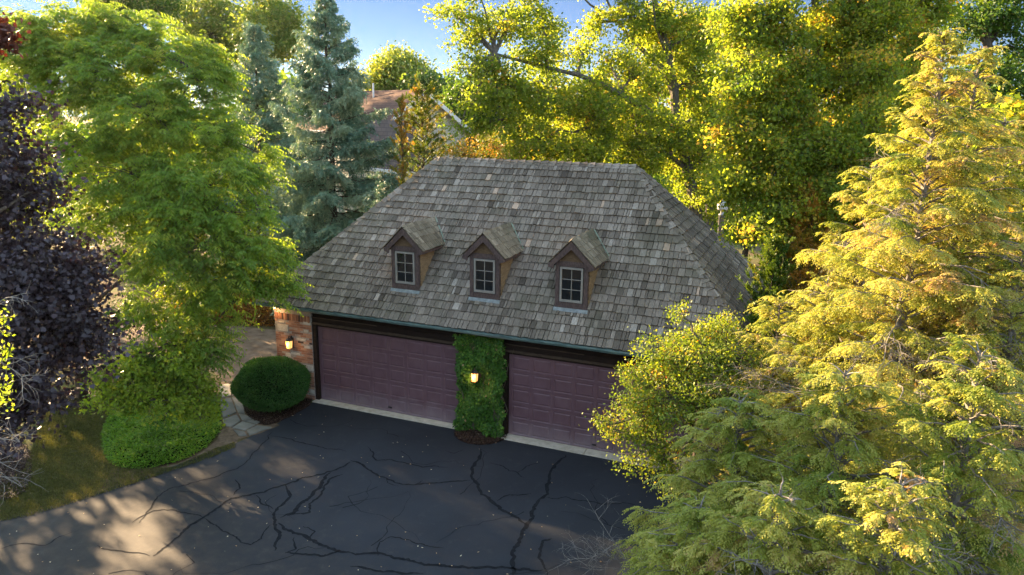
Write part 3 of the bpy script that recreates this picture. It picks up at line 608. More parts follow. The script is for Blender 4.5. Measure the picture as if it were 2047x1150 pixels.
# lanterns
def lantern(x, y, z, lab):
    l = MB(); h = .17; w_ = .075
    l.box(x-.05, x+.05, y+.115, y+.15, z-.16, z+.16); l.bar((x, y+.12, z+.2), (x, y, z+.24), .016, .016); l.bar((x, y, z+.245), (x, y, z+.19), .014, .014, (1,0,0))
    l.bar((x, y+.12, z-.10), (x, y+.12, z+.22), .03, .03, (1,0,0))
    for sx_ in (-1, 1):
        for sy in (-1, 1): l.bar((x+sx_*w_*.8, y+sy*w_*.8, z-h*.8), (x+sx_*w_, y+sy*w_, z+h*.6), .012, .012, (1,0,0))
    l.lathe((x, y, z+h*.6), [(.125,0), (.125,.012), (.05,.075), (.022,.085), (.022,.11), (.002,.12)], 4, smooth=False)
    l.lathe((x, y, z-h*.8), [(.002,-.045), (.02,-.03), (.05,-.012), (.092,-.006), (.092,.006), (.002,.008)], 4, smooth=False)
    o = l.build('wall_lantern', M['black'], gar); tag(o, lab)
    g_ = MB(); a, b_ = w_*.78, w_*.97; z0, z1 = z-h*.78, z+h*.59
    g_.add([(x-a,y-a,z0),(x+a,y-a,z0),(x+a,y+a,z0),(x-a,y+a,z0),(x-b_,y-b_,z1),(x+b_,y-b_,z1),(x+b_,y+b_,z1),(x-b_,y+b_,z1)], [(0,1,5,4),(1,2,6,5),(3,0,4,7)])
    g_.build('lantern_glass', M['lamp'], o)
    g2 = MB(); g2.lathe((x, y-b_-.004, z-.06), [(.002,-.0), (.016,.0), (.018,.05), (.014,.09), (.002,.11)], 8); g2.build('bulb', M['flame'], o)
    pl = bpy.data.lights.new('lantern_light', 'POINT'); pl.energy = .9; pl.color = (1, .55, .22); pl.shadow_soft_size = .05
    po = bpy.data.objects.new('lantern_light', pl); S.collection.objects.link(po); po.parent = o; po.location = np.array([x, y-.16, z-.02])-ORG[o.name]
lantern(-.86, -.26, 1.74, 'lit black wall lantern on the brick pier'); lantern(5.32, -.36, 1.68, 'lit wall lantern sunk in the ivy')
fd = MB(); fd.lathe((-1.33,-.24,2.86), [(.03,.07), (.045,.04), (.075,.0), (.08,-.03)], 14); fo = fd.build('soffit_light', M['greypost'], gar)
f2 = MB(); f2.lathe((-1.33,-.24,2.83), [(.076,.0), (.06,-.045), (.002,-.06)], 14); f2.build('bulb', M['flame'], fo)
pl = bpy.data.lights.new('soffit_lamp', 'POINT'); pl.energy = 1.2; pl.color = (1, .6, .28); pl.shadow_soft_size = .06
po = bpy.data.objects.new('soffit_lamp', pl); S.collection.objects.link(po); po.parent = fo; po.location = np.array([-1.33,-.32,2.7])-ORG[fo.name]

# ivy on the middle pillar
iv = thing('ivy', 'green ivy covering the brick pillar between the garage doors', 'ivy', (5.4, -.15, 0))
k = 17000; X = np.column_stack([rng.uniform(4.72, 6.14, k), np.zeros(k), rng.uniform(.05, 2.84, k)])
edge = np.minimum(X[:,0]-4.72, 6.14-X[:,0]); thick_ = .17+.10*np.sin(X[:,0]*8+X[:,2]*3)+.10*np.sin(X[:,2]*5.1-X[:,0]*4)
wob = .05*np.sin(X[:,2]*7+X[:,0]*.8)+.07*np.sin(X[:,2]*17)+.05
keep = (edge > wob*.6) & (X[:,2] < 2.80+.04*np.sin(X[:,0]*14)) & ((X[:,2] > .25) | (rng.random(k) < .45)); X = X[keep]; thick_ = thick_[keep]; k = len(X)
hol = (np.hypot(X[:,0]-5.32, X[:,2]-1.69) < .13); X[:,1] = -.12-thick_*np.minimum(1, .4+np.minimum(X[:,0]-4.6, 6.26-X[:,0])*4)*rng.uniform(.55, 1.05, k); X = X[~hol]; k = len(X)
polys(leafv(X, nrm(rnd(k)*.6+[0,-.25,-.75]), rng.uniform(.045,.10,k), rng.uniform(.04,.075,k), nrm(np.array([0,-1,.55])+.5*rnd(k))), .45+.22*rng.normal(size=k)+.1*np.sin(X[:,0]*6+X[:,2]*4), 'ivy_leaves', M['ivy'], iv)
tb_ = MB()
for i in range(14):
    x = random.uniform(4.85, 6.0); pts = [(x, -.14, .02)]
    for q in range(10): pts.append((pts[-1][0]+random.gauss(0,.07), -.14-random.random()*.05, pts[-1][2]+.25))
    tb_.tube(pts, np.linspace(.016, .004, 11), 5)
tb_.build('stem', M['bark'], iv)

# ------------------------------------------------------------------ plants
ZV = np.array([0., 0, 1])
def spray(Sx, H, L, droop, m, lf, wf, tint, radial=False, hang=.15, spread=.5, taper=.55, side=.75, fwd=.6):
    n = len(Sx); L = np.broadcast_to(L, (n,)); t = (np.arange(m)+.6)/m; t = np.broadcast_to(t, (n, m)) + rng.uniform(-.3, .3, (n, m))/m
    pos_ = Sx[:,None]+H[:,None]*(L[:,None]*t)[...,None]; pos_[...,2] -= droop*L[:,None]*t**2
    T = nrm(H[:,None]-ZV*(2*droop*t)[...,None]); sd = nrm(np.cross(T, np.broadcast_to(ZV, T.shape))+1e-4)
    sg = np.where(np.arange(m) % 2, 1., -1.)[None,:,None]
    if radial:
        a = rng.uniform(0, 2*math.pi, (n, m))[...,None]; up_ = np.cross(sd, T); sdv = sd*np.cos(a)+up_*np.sin(a)
    else: sdv = sd*sg
    D = nrm(T*fwd+sdv*side-ZV*hang+rng.normal(size=(n, m, 3))*.14)
    lm = (lf*(1-taper*t)*rng.uniform(.75, 1.25, (n, m)))
    N = nrm(ZV+rng.normal(size=(n, m, 3))*spread)
    tt = np.broadcast_to(np.asarray(tint)[:,None], (n, m))+rng.normal(size=(n, m))*.07+(t-.5)*.12
    V = leafv(pos_.reshape(-1,3), D.reshape(-1,3), lm.ravel(), wf, N.reshape(-1,3)); return V, tt.ravel()
def twigquads(A, B, w0):                                   # thin straight twigs as 3-sided prisms
    n = len(A); T = nrm(B-A); X = nrm(np.cross(T, nrm(rnd(n)))); Y = np.cross(T, X); out = []
    a = [0, 2.09, 4.19]; c0 = [A+(X*math.cos(q)+Y*math.sin(q))*w0 for q in a]; c1 = [B+(X*math.cos(q)+Y*math.sin(q))*w0*.4 for q in a]
    for i in range(3): j = (i+1) % 3; out.append(np.stack([c0[i], c0[j], c1[j], c1[i]], 1))
    return np.concatenate(out)
class Wood:                                                # tubes and twigs merged into one trunk mesh
    def __init__(s): s.q = []
    def tube(s, pts, rad, n=6):
        pts = np.array(pts, float); k = len(pts); T = nrm(np.gradient(pts, axis=0)); ref = np.array([.93, .3, .1]) if abs(T[0][2]) > .8 else np.array([.1, .2, .97])
        X = nrm(np.cross(T, ref)); Y = np.cross(T, X); a = np.arange(n)*2*math.pi/n; rad = np.broadcast_to(np.array(rad, float), (k,))
        ring = pts[:,None]+rad[:,None,None]*(np.cos(a)[None,:,None]*X[:,None]+np.sin(a)[None,:,None]*Y[:,None]); r2 = np.roll(ring, -1, axis=1)
        s.q.append(np.stack([ring[:-1], r2[:-1], r2[1:], ring[1:]], 2).reshape(-1, 4, 3))
    def twigs(s, A, B, w0): s.q.append(twigquads(A, B, w0))
    def build(s, name, m, parent):
        V = np.concatenate(s.q); return polys(V, rng.random(len(V)), name, m, parent)
def curve(a, b, n=8, sag=.0, wob=.0, up=0.):
    a = np.array(a, float); b = np.array(b, float); t = np.linspace(0, 1, n)[:,None]; L = np.linalg.norm(b-a)
    p = a+(b-a)*t; p = p+ZV*(up*L*np.sin(math.pi*t)) ; w_ = rnd(n)*wob*L*np.sin(math.pi*t); return p+w_
def dead_twigs(wd, base, d, L, depth=3, r=.012):           # leafless forked branch
    pts = [np.array(base, float)]; d = nrm(np.array(d, float)); n = 6
    for i in range(n): d = nrm(d+rnd(1)[0]*.16-ZV*.03); pts.append(pts[-1]+d*L/n)
    wd.tube(pts, np.linspace(r, r*.35, n+1), 4)
    if depth > 0:
        for i in range(2, n+1):
            for _ in range(2 if depth > 1 else 1):
                if random.random() < .85: dead_twigs(wd, pts[i], nrm(d+rnd(1)[0]*.7), L*random.uniform(.35,.6), depth-1, r*.5)

def broad_tree(name, label, cat, trunk, trad, lobes, nclump, nleaf, L, Wf, m, bark='bark', group=None, crad=.55, lobed=False, limbs=(), tmean=.5, hang=.3, shell=.45, flatten=.7, tl=.55):
    """trunk: polyline; lobes: (centre, horizontal radius, vertical radius); clumps of leaves on twigs spread through the lobes"""
    trunk = np.array(trunk, float); th = thing(name, label, cat, tuple(trunk[0]), group); wd = Wood(); wd.tube(trunk, np.linspace(trad, trad*.35, len(trunk)), 10)
    lim = []
    for lb in limbs: lb = np.array(lb[0], float), lb[1]; wd.tube(lb[0], np.linspace(lb[1], lb[1]*.3, len(lb[0])), 7); lim.append(lb[0])
    vol = np.array([l[1]**2*l[2] for l in lobes])**.75; cnt = np.maximum(3, (nclump*vol/vol.sum())).astype(int); Cs = []; At = []
    nodes = np.concatenate([trunk[1:]]+lim)
    for (c, rh, rv), q in zip(lobes, cnt):
        c = np.array(c, float); d = nrm(rnd(q)); rr = rng.random(q)**shell; X = c+d*rr[:,None]*np.array([rh, rh, rv])
        X = X[X[:,2] > .25]; 
        lo = nodes[np.argmin(np.linalg.norm(nodes-(c-ZV*rv*.5), axis=1))]
        lp = curve(lo, c, 7, up=.06, wob=.035); wd.tube(lp, np.linspace(max(.03, trad*.32), .015, 7), 6)
        for x in X:
            dd = np.linalg.norm(lp-x, axis=1)+ (np.arange(7) < 2)*1.5; a = lp[np.argmin(dd)]
            wd.tube(curve(a, x, 4, up=.05, wob=.04), [.016, .011, .007, .004], 3)
        Cs.append(X); At.append(np.repeat(c[None], len(X), 0))
    Cs = np.concatenate(Cs); At = np.concatenate(At); nc = len(Cs); ct = tmean+rng.normal(size=nc)*.16
    out = nrm(Cs-At+rnd(nc)*.2)
    i = np.repeat(np.arange(nc), nleaf); k = len(i); r = rng.normal(size=(k, 3))*crad*np.array([.55, .55, .55*flatten])
    Pb = Cs[i]+r+out[i]*rng.uniform(-.2, .6, (k,1))*crad; D = nrm(out[i]*.4+rnd(k)*.6-ZV*hang); N = nrm(ZV*.4+out[i]*.4+rnd(k)*.6)
    l = L*rng.uniform(.6, 1.25, k); tt = ct[i]+rng.normal(size=k)*.13
    hi = (Pb[:,2] > .05); Pb, D, N, l, tt = Pb[hi], D[hi], N[hi], l[hi], tt[hi]
    V = lobev(Pb, D, l, N) if lobed else leafv(Pb, D, l, l*Wf, N)
    sel = rng.random(len(Pb)) < .10; wd.twigs(Cs[i][hi][sel], Pb[sel], .004)
    wd.build('trunk', M[bark], th); polys(V, tt, 'crown', M[m], th); return th, Cs
def locust_like(name, label, cat, trunk, trad, limbs, lobes, ncl, m, tw=(9, .75), group=None, lf=.16, wf=.028, bark='bark', tmean=.35, ml=22):
    trunk = np.array(trunk, float); th = thing(name, label, cat, tuple(trunk[0]), group); wd = Wood(); wd.tube(trunk, np.linspace(trad, trad*.35, len(trunk)), 10); nodes = [trunk[2:]]
    for lb, r in limbs: lb = np.array(lb, float); wd.tube(lb, np.linspace(r, r*.3, len(lb)), 7); nodes.append(lb)
    nodes = np.concatenate(nodes); vol = np.array([l[1]**2*l[2] for l in lobes])**.8; cnt = np.maximum(3, ncl*vol/vol.sum()).astype(int); Cs = []; At = []
    for (c, rh, rv), q in zip(lobes, cnt):
        c = np.array(c, float); d = nrm(rnd(q)); X = c+d*(rng.random(q)**.45)[:,None]*np.array([rh, rh, rv]); lo = nodes[np.argmin(np.linalg.norm(nodes-(c-ZV*rv*.4), axis=1))]
        lp = curve(lo, c, 7, up=.05, wob=.03); wd.tube(lp, np.linspace(.05, .014, 7), 5)
        for x in X:
            dd = np.linalg.norm(lp-x, axis=1)+(np.arange(7) < 2)*1.2; wd.tube(curve(lp[np.argmin(dd)], x, 4, up=.06, wob=.04), [.014, .010, .007, .004], 3)
        Cs.append(X); At.append(np.repeat(c[None], len(X), 0))
    Cs = np.concatenate(Cs); At = np.concatenate(At); nc = len(Cs); ax = trunk[-1]*[1,1,0]
    i = np.repeat(np.arange(nc), tw[0]); k = len(i); o = nrm((Cs-At)*[1,1,.3]+.35*nrm((Cs-ax)*[1,1,0])); H = nrm(o[i]*.9+rnd(k)*[.7,.7,.3]+ZV*.12)
    L = tw[1]*rng.uniform(.6, 1.25, k); ct = (tmean+rng.normal(size=nc)*.14)[i]+rng.normal(size=k)*.07
    St = Cs[i]+rnd(k)*.12
    V, tt = spray(St, H, L, .42, ml, lf, wf, ct, hang=.55, spread=.45, taper=.35, side=.8, fwd=.35)
    wd.twigs(St, St+H*L[:,None]*.5-ZV*(L*.1)[:,None], .004)
    wd.build('trunk', M[bark], th); polys(V, tt, 'crown', M[m], th); return th

def conifer(name, label, cat, base, top, rmax, nb, m, bark, style='hemlock', el0=48, s0=.06, group=None, prof=.85, dens=1., lf=.075, wf=.016, ls=.55, ml=12, tmean=.45, trad=.12, dead=0, sweep=0., fine=True, bare=0.):
    base = np.array(base, float); top = np.array(top, float); th = thing(name, label, cat, tuple(base), group); wd = Wood(); Hh = np.linalg.norm(top-base)
    ax = curve(base, top, 12, wob=.006); wd.tube(ax, np.linspace(trad, .012, 12), 8); S_, Hd, Ls, Tt = [], [], [], []
    for b_ in range(nb):
        s = s0+(1-s0)*(b_+random.random()*.8)/nb; s = min(s, .985); s_ = s**.92
        A = base+(top-base)*s_; az = b_*2.39996+random.gauss(0, .3); rad = rmax*(1-s_)**prof*random.uniform(.52, 1.25)+.12
        if style == 'hemlock': el, dr = RAD(12+30*s_+random.gauss(0, 8)), .28
        elif style == 'spruce': el, dr = RAD(-8+50*s_**1.6+random.gauss(0, 6)), .05-.10*(1-s_)
        else: el, dr = RAD(el0+20*s_+random.gauss(0, 8)), .05
        h = np.array([math.cos(az), math.sin(az), 0]); n = 7; t = np.linspace(0, 1, n)
        if style == 'spruce': zc = math.sin(el)*t+.22*t**2*(1-s_)*rad/3 - .10*t
        else: zc = math.sin(el)*t-dr*t**2
        pts = A+rad*(h[None]*(math.cos(el)*t)[:,None]+ZV*zc[:,None]); pts += rnd(n)*.02*rad*t[:,None]
        wd.tube(pts, np.linspace(.012+.010*rad, .004, n), 4)
        tone = tmean+random.gauss(0, .17)
        if random.random() < bare:
            if fine: dead_twigs(wd, pts[3], pts[-1]-pts[3], rad*.6, 2, .008)
            continue
        ns = max(5, int(rad*11*dens)); tq = .12+.86*rng.random(ns)**.8; idx = np.minimum((tq*(n-1)).astype(int), n-2); fr = tq*(n-1)-idx
        p = pts[idx]*(1-fr)[:,None]+pts[idx+1]*fr[:,None]; T = nrm(pts[idx+1]-pts[idx]); sd = nrm(np.cross(T, ZV)); sg = np.where(rng.random(ns) < .5, 1, -1)[:,None]
        H = nrm(T*.75+sd*sg*rng.uniform(.3, 1.0, (ns,1))+rnd(ns)*.12-ZV*(.25 if style == 'spruce' else .05)+ (ZV*.5 if style == 'juniper' else 0))
        L = ls*(1-.55*tq)*min(1.1, .35+rad*.45)*rng.uniform(.7, 1.3, ns)
        S_.append(p); Hd.append(H); Ls.append(L); Tt.append(tone+rng.normal(size=ns)*.09)
        S_.append(pts[-1:]); Hd.append(nrm(pts[-1:]-pts[-2:-1])); Ls.append(np.array([ls*.5])); Tt.append(np.array([tone]))
    S_, Hd, Ls, Tt = map(np.concatenate, (S_, Hd, Ls, Tt)); vs = []
    if style == 'hemlock':
        vs.append(spray(S_, Hd, Ls, .45, ml, lf, wf, Tt, hang=.25, spread=.35, side=.8, fwd=.65))
        if fine:                                           # secondary twiglets carry the feathery outline
            k = 4; i = np.repeat(np.arange(len(S_)), k); t = rng.uniform(.2, .9, len(i)); sd = nrm(np.cross(Hd[i], ZV)+1e-4)*np.where(rng.random(len(i)) < .5, 1, -1)[:,None]
            s2 = S_[i]+Hd[i]*(Ls[i]*t)[:,None]-ZV*(.45*Ls[i]*t**2)[:,None]; h2 = nrm(Hd[i]*.7+sd*.8-ZV*.3+rnd(len(i))*.12)
            vs.append(spray(s2, h2, Ls[i]*.42, .5, 8, lf*.8, wf, Tt[i]+.04, hang=.3, spread=.4, side=.75, fwd=.65))
        wd.twigs(S_, S_+Hd*Ls[:,None]*.7-ZV*(.2*Ls)[:,None], .0022)
    elif style == 'spruce':
        vs.append(spray(S_, Hd, Ls, .35, ml, lf, wf, Tt, radial=True, hang=.25, spread=.8, side=.6, fwd=.7, taper=.3))
        k = 3; i = np.repeat(np.arange(len(S_)), k); t = rng.uniform(.15, .95, len(i)); s2 = S_[i]+Hd[i]*(Ls[i]*t)[:,None]-ZV*(.35*Ls[i]*t**2)[:,None]
        h2 = nrm(Hd[i]*.5+rnd(len(i))*.55-ZV*.35); vs.append(spray(s2, h2, Ls[i]*.5, .4, max(5, ml//2), lf, wf, Tt[i]+.05, radial=True, hang=.2, spread=.8, side=.6, fwd=.7, taper=.3))
    else:
        vs.append(spray(S_, Hd, Ls, .0, ml, lf, wf, Tt, radial=True, hang=-.1, spread=.8, side=.5, fwd=.8, taper=.3))
        k = 3; i = np.repeat(np.arange(len(S_)), k); t = rng.uniform(.15, .95, len(i)); s2 = S_[i]+Hd[i]*(Ls[i]*t)[:,None]; h2 = nrm(Hd[i]*.7+rnd(len(i))*.45+ZV*.2)
        vs.append(spray(s2, h2, Ls[i]*.5, .0, max(5, ml//2), lf, wf, Tt[i]+.04, radial=True, hang=-.1, spread=.8, side=.5, fwd=.8, taper=.3))
    for _ in range(dead):
        s = random.uniform(.15, .8); A = base+(top-base)*s; az = random.uniform(0, 6.28); dead_twigs(wd, A+np.array([math.cos(az), math.sin(az), 0])*rmax*(1-s)*.3, (math.cos(az), math.sin(az), random.uniform(-.2,.4)), rmax*(1-s)*random.uniform(.6,.95)+.3, 3, .013)
    wd.build('trunk', M[bark], th); V = np.concatenate([a for a, _ in vs]); T = np.concatenate([b for _, b in vs]); ok = V[:,0,2] > .03; polys(V[ok], T[ok], 'crown', M[m], th); return th

def lob(u, v, d, ru, rv): return (P(u, v, d), ru*d/FPX, rv*d/FPX)
def gz(p, z=0.): p = np.array(p, float); p[2] = z; return p

# --- left: locust over the corner of the garage
g0 = G(165, 792)
tk = [g0, P(160,740,20.8), P(150,640,20.9), P(147,520,21), P(140,430,21), P(118,300,21.1), P(100,180,21.2), P(96,90,21.3)]
limbs = [([tk[3], P(190,440,20.8), P(270,330,20.6), P(330,250,20.4), P(390,150,20.3)], .07), ([tk[2], P(240,560,20), P(340,520,19.5), P(440,470,19), P(520,430,18.9)], .07),
         ([tk[4], P(200,330,21.5), P(260,200,22), P(300,100,22)], .05), ([tk[2], P(250,620,20.3), P(350,640,20), P(470,600,19.8), P(570,560,19.9)], .05), ([tk[1], P(220,680,20), P(300,700,19.6), P(370,690,19.3)], .04)]
lobes = [lob(100,90,21,100,55), lob(30,60,21,60,45), lob(60,130,20.5,60,45), lob(180,40,21.5,70,35), lob(416,130,21,40,35), lob(240,60,21.5,90,50), lob(340,120,21,90,55), lob(200,150,20.5,110,60), lob(60,190,21.5,70,60), lob(400,180,20.5,70,50), lob(300,230,20,110,60), lob(416,270,20,80,50), lob(180,290,20,90,45),
         lob(260,350,19.5,110,50), lob(400,360,19.5,110,50), lob(476,340,19.5,60,35), lob(200,430,19.5,70,40), lob(340,440,19,110,45), lob(456,430,19,80,40), lob(420,500,18.8,110,45), lob(516,480,19.2,60,35), lob(300,520,19.5,60,30),
         lob(446,570,19,90,35), lob(536,560,19.6,55,30), lob(576,520,19.6,35,20), lob(566,575,19.4,28,16), lob(380,600,19.5,70,35), lob(300,640,19.5,60,40), lob(380,690,19,60,50), lob(330,730,19,50,40), lob(506,300,20.5,35,25), lob(436,640,19.3,40,22), lob(250,600,20,40,30)]
locust_like('locust_tree', 'tall feathery green locust arching over the left corner of the garage roof', 'tree', tk, .17, limbs, lobes, 820, 'locust', (12, .55), ml=15, lf=.17, wf=.042, tmean=.47)

# --- purple maple at the left edge
pb = gz(P(-90, 900, 14)); pt = [pb, pb+[.1,.1,2], pb+[0,.2,4], pb+[.1,.1,6], pb+[0,0,8.3]]
pl_ = [lob(-22,220,15,70,45), lob(-22,320,14.5,95,50), lob(38,400,14.5,60,30), lob(88,380,14.6,30,20), lob(153,540,14.8,35,16), lob(178,650,14.9,30,20), lob(128,740,14.8,40,20), lob(-82,420,14,90,60), lob(-2,520,14,120,50), lob(98,560,14.3,90,45), lob(138,600,14.8,50,34), lob(38,640,14,110,50), lob(128,680,14.5,80,40), lob(-12,740,13.6,90,50), lob(38,800,14,60,45), lob(-2,860,13.6,50,35), lob(-102,600,13.6,90,90)]
broad_tree('purple_maple', 'dark purple leaved maple at the left edge of the photo', 'tree', pt, .2, pl_ , 270, 110, .09, .9, 'purple', crad=.47, lobed=True, tmean=.42, hang=.45)
rb = gz(P(-120, 900, 16.5)); broad_tree('red_leaved_tree', 'orange red leaved treetop in the upper left corner', 'tree', [rb, rb+[0,0,5], P(-60,90,16.5)], .12, [lob(-10,60,16.5,30,22), lob(-60,90,16.5,50,40), lob(12,80,16.5,18,12)], 42, 34, .11, .9, 'redleaf', crad=.25, lobed=True)

# --- small tree and bush in the island
sb = G(330, 855); broad_tree('island_shrub', 'small green yellow leaved tree rising out of the groundcover island', 'shrub', [sb, sb+[.05,.05,.7], sb+[-.1,.1,1.4], P(310,700,18.8)], .06, [lob(260,740,18.6,60,38), lob(340,720,18.8,70,42), lob(400,780,18.9,45,32), lob(240,800,18.4,55,28), lob(310,800,18.3,55,28), lob(380,690,19.2,40,30), lob(200,780,18.6,25,22), lob(400,830,18.8,30,20)], 230, 60, .105, .6, 'dog', crad=.26, tmean=.45, hang=.2)

def round_bush(name, label, c, rx, ry, rz, n, L, m):
    th = thing(name, label, 'bush', (c[0], c[1], 0)); d = nrm(rnd(n)); d = d[d[:,2] > -.75]; k = len(d)
    f = 1+.05*np.sin(d[:,0]*5+2)*np.cos(d[:,1]*4+d[:,2]*3)+.035*np.sin(d[:,2]*9+d[:,0]*7)+rng.normal(size=k)*.016+(rng.random(k) < .03)*rng.random(k)*.09
    f *= np.where(d[:,2] > 0, (np.abs(d[:,2])**3*0+1), 1)
    X = np.array(c)+d*np.array([rx,ry,rz])*f[:,None]; X[:,2] = np.maximum(X[:,2], .04)
    polys(leafv(X-d*L*.6, nrm(d+rnd(k)*.55), L*rng.uniform(.7,1.4,k), L*.45, nrm(rnd(k)+ZV*.3)), .4+.2*rng.normal(size=k)+.15*np.sin(d[:,0]*7)*np.sin(d[:,2]*6+1), 'foliage', M[m], th)
    cb = MB(); q = [(math.cos(a)*.90, math.sin(a)*.90*rz) for a in np.linspace(-1.1, 1.5707, 14)]; vs = []; nn = 28
    for r_, z_ in q: vs += [(c[0]+rx*r_*math.cos(2*math.pi*j/nn), c[1]+ry*r_*math.sin(2*math.pi*j/nn), max(.01, c[2]+z_)) for j in range(nn)]
    cb.add(vs, [(i*nn+j, i*nn+(j+1)%nn, (i+1)*nn+(j+1)%nn, (i+1)*nn+j) for i in range(13) for j in range(nn)], smooth=True); cb.build('twig_core', M['core'], th)
bc = G(543, 767, .78); round_bush('round_bush', 'clipped dark green round bush beside the brick pier', bc, 1.06, 1.0, .74, 34000, .06, 'box')

# --- hedge and planting beyond the side driveway (low, russet)
hx = [(-2.0,5.9), (-6,5.7), (-11,4.3), (-11.5,6.6), (-6,7.8), (-2.0,8.0)]
X = scatter(hx, 30000); k = len(X); ed = edge_dist(hx, X); h = 1.15*(1-np.exp(-ed/.35))*(1+.15*np.sin(X[:,0]*3)*np.cos(X[:,1]*4))
tag(polys(leafv(np.column_stack([X, h*rng.uniform(.3, 1, k)]), nrm(rnd(k)+ZV*.3), rng.uniform(.06,.12,k), .06, nrm(ZV+rnd(k))), rng.random(k), 'low_planting', M['hedge']), 'low russet planting glowing in the sun behind the side driveway', 'planting', kind='stuff')

# --- spruces
def leaning(u, v, d): t = P(u, v, d); return gz(t, -.01), t
b0, t0 = leaning(648, -12, 30); conifer('blue_spruce', 'tall blue green spruce directly behind the left end of the garage roof', 'tree', b0, t0, 3.9, 170, 'spruce', 'bark', 'spruce', s0=.03, prof=.8, lf=.13, wf=.045, ls=.7, ml=12, trad=.22, tmean=.75, dens=2.3)
b0, t0 = leaning(505, 50, 34); conifer('blue_spruce', 'shorter blue green spruce left of and behind the tall one', 'tree', b0, t0, 3.3, 190, 'spruce', 'bark', 'spruce', s0=.03, prof=.75, lf=.14, wf=.05, ls=.75, ml=11, trad=.2, tmean=.62, dens=1.4)
b0, t0 = leaning(775, 350, 26.5); conifer('young_spruce', 'dark young spruce low beside the left hip of the roof', 'tree', b0, t0, 2.0, 110, 'spruce', 'bark', 'spruce', s0=.03, prof=.8, lf=.14, wf=.03, ls=.6, ml=10, trad=.1, tmean=.2, dens=.9)

# --- junipers in front of the neighbour's house
b0, t0 = leaning(845, 178, 32); conifer('juniper_tree', 'golden green juniper in front of the beige gable', 'tree', b0, t0, 2.3, 120, 'juniper', 'bark', 'juniper', el0=22, s0=.3, prof=.5, lf=.12, wf=.04, ls=.5, ml=9, trad=.12, tmean=.5, dens=.6)
b0, t0 = leaning(802, 205, 29); conifer('juniper_tree', 'thin brown tipped juniper with a bare stem left of the golden one', 'tree', b0, t0, .9, 46, 'juniper', 'bark', 'juniper', s0=.45, prof=.4, lf=.1, wf=.03, ls=.35, ml=8, trad=.06, tmean=.85, dens=.6)

# --- big maple right of centre
mt = [gz(P(1400,520,27)), P(1395,470,27.3), P(1388,400,27.5), P(1370,320,27.6), P(1352,255,27.6), P(1348,180,27.6), P(1335,100,27.6), P(1312,20,27.6), P(1298,-60,27.6)]
ml_ = [([P(1352,265,27.6), P(1320,244,27.2), P(1292,219,26.8), P(1243,191,26.4), P(1198,167,26), P(1156,150,25.7), P(1094,136,25.4), P(989,108,25)], .16), ([P(1349,195,27.6), P(1327,139,27.8), P(1299,115,28), P(1264,80,28.2), P(1233,42,28.4), P(1208,-10,28.5)], .13),
       ([P(1375,340,27.6), P(1341,313,27.2), P(1313,296,27), P(1274,296,26.6), P(1226,275,26.3), P(1191,257,26)], .10), ([P(1233,42,28.4), P(1180,10,28.4), P(1150,-20,28.4)], .06), ([P(1340,130,27.6), P(1310,50,27.2), P(1303,-20,27)], .07)]
mlb = [lob(1185,55,28,30,30), lob(1160,100,27,30,20), lob(1215,120,27,30,25), lob(900,20,25,38,14), lob(940,70,25,45,24), lob(960,130,25,50,25), lob(940,200,25,35,28), lob(1000,50,25.3,55,38), lob(1010,170,25,60,42), lob(1000,240,25.2,55,35), lob(1080,30,26,45,35), lob(1090,110,25.6,60,40), lob(1090,200,25.5,70,50),
       lob(1080,280,25.5,60,40), lob(1170,180,26,60,50), lob(1180,240,25.8,70,55), lob(1150,300,26,80,30), lob(1270,40,27.5,55,50), lob(1265,150,27,60,50), lob(1270,240,26.6,70,55), lob(1260,310,27,70,35), lob(1350,60,28,70,60), lob(1380,160,28,70,60),
       lob(1340,280,27.5,60,50), lob(1400,320,27.5,60,50), lob(1420,230,28.5,70,60), lob(1400,400,27.5,50,40), lob(1430,60,29,60,60), lob(1160,-60,28,90,40), lob(1300,-80,28,100,50), lob(1050,-40,26,70,30), lob(960,-10,25,40,18), lob(920,255,25.2,22,12)]
broad_tree('maple_tree', 'large yellow green maple with a forked pale trunk behind the ridge of the garage', 'tree', mt, .26, mlb, 1300, 84, .112, .75, 'maple', 'barkgrey', limbs=ml_, crad=.36, tmean=.52, hang=.35)

# --- maples to the right
rt = [gz(P(1600,560,19.8)), P(1600,420,19.8), P(1604,324,19.8), P(1625,198,19.8), P(1634,87,19.8), P(1629,0,19.8), P(1625,-90,19.8)]
rl = [([P(1625,200,19.8), P(1580,140,19.8), P(1535,84,19.8), P(1476,21,19.8), P(1440,-30,19.8)], .13), ([P(1630,120,19.8), P(1680,60,19.8), P(1700,0,19.8)], .07)]
rlb = [lob(1490,60,19.5,60,55), lob(1500,160,19.0,60,50), lob(1490,260,19.2,60,55), lob(1480,360,19.6,60,45), lob(1560,40,19.0,50,50), lob(1570,220,19.0,55,50), lob(1560,320,18.8,60,50), lob(1580,410,19.0,60,40), lob(1650,300,18.8,60,50), lob(1600,130,19.0,40,45), lob(1680,160,19.5,45,60),
       lob(1670,50,19.5,60,50), lob(1650,400,18.6,60,40), lob(1540,-60,20.0,100,40), lob(1660,-70,20.0,90,40), lob(1520,450,19.0,60,30)]
broad_tree('maple_tree', 'dark green maple with a straight grey trunk just right of the forked one', 'tree', rt, .2, rlb, 640, 125, .092, .8, 'maple2', 'barkgrey', limbs=rl, crad=.33, tmean=.6, hang=.5)
r2 = [gz(P(1735,520,19)), P(1735,330,19), P(1733,250,19), P(1737,190,19), P(1745,90,19), P(1750,-40,19)]
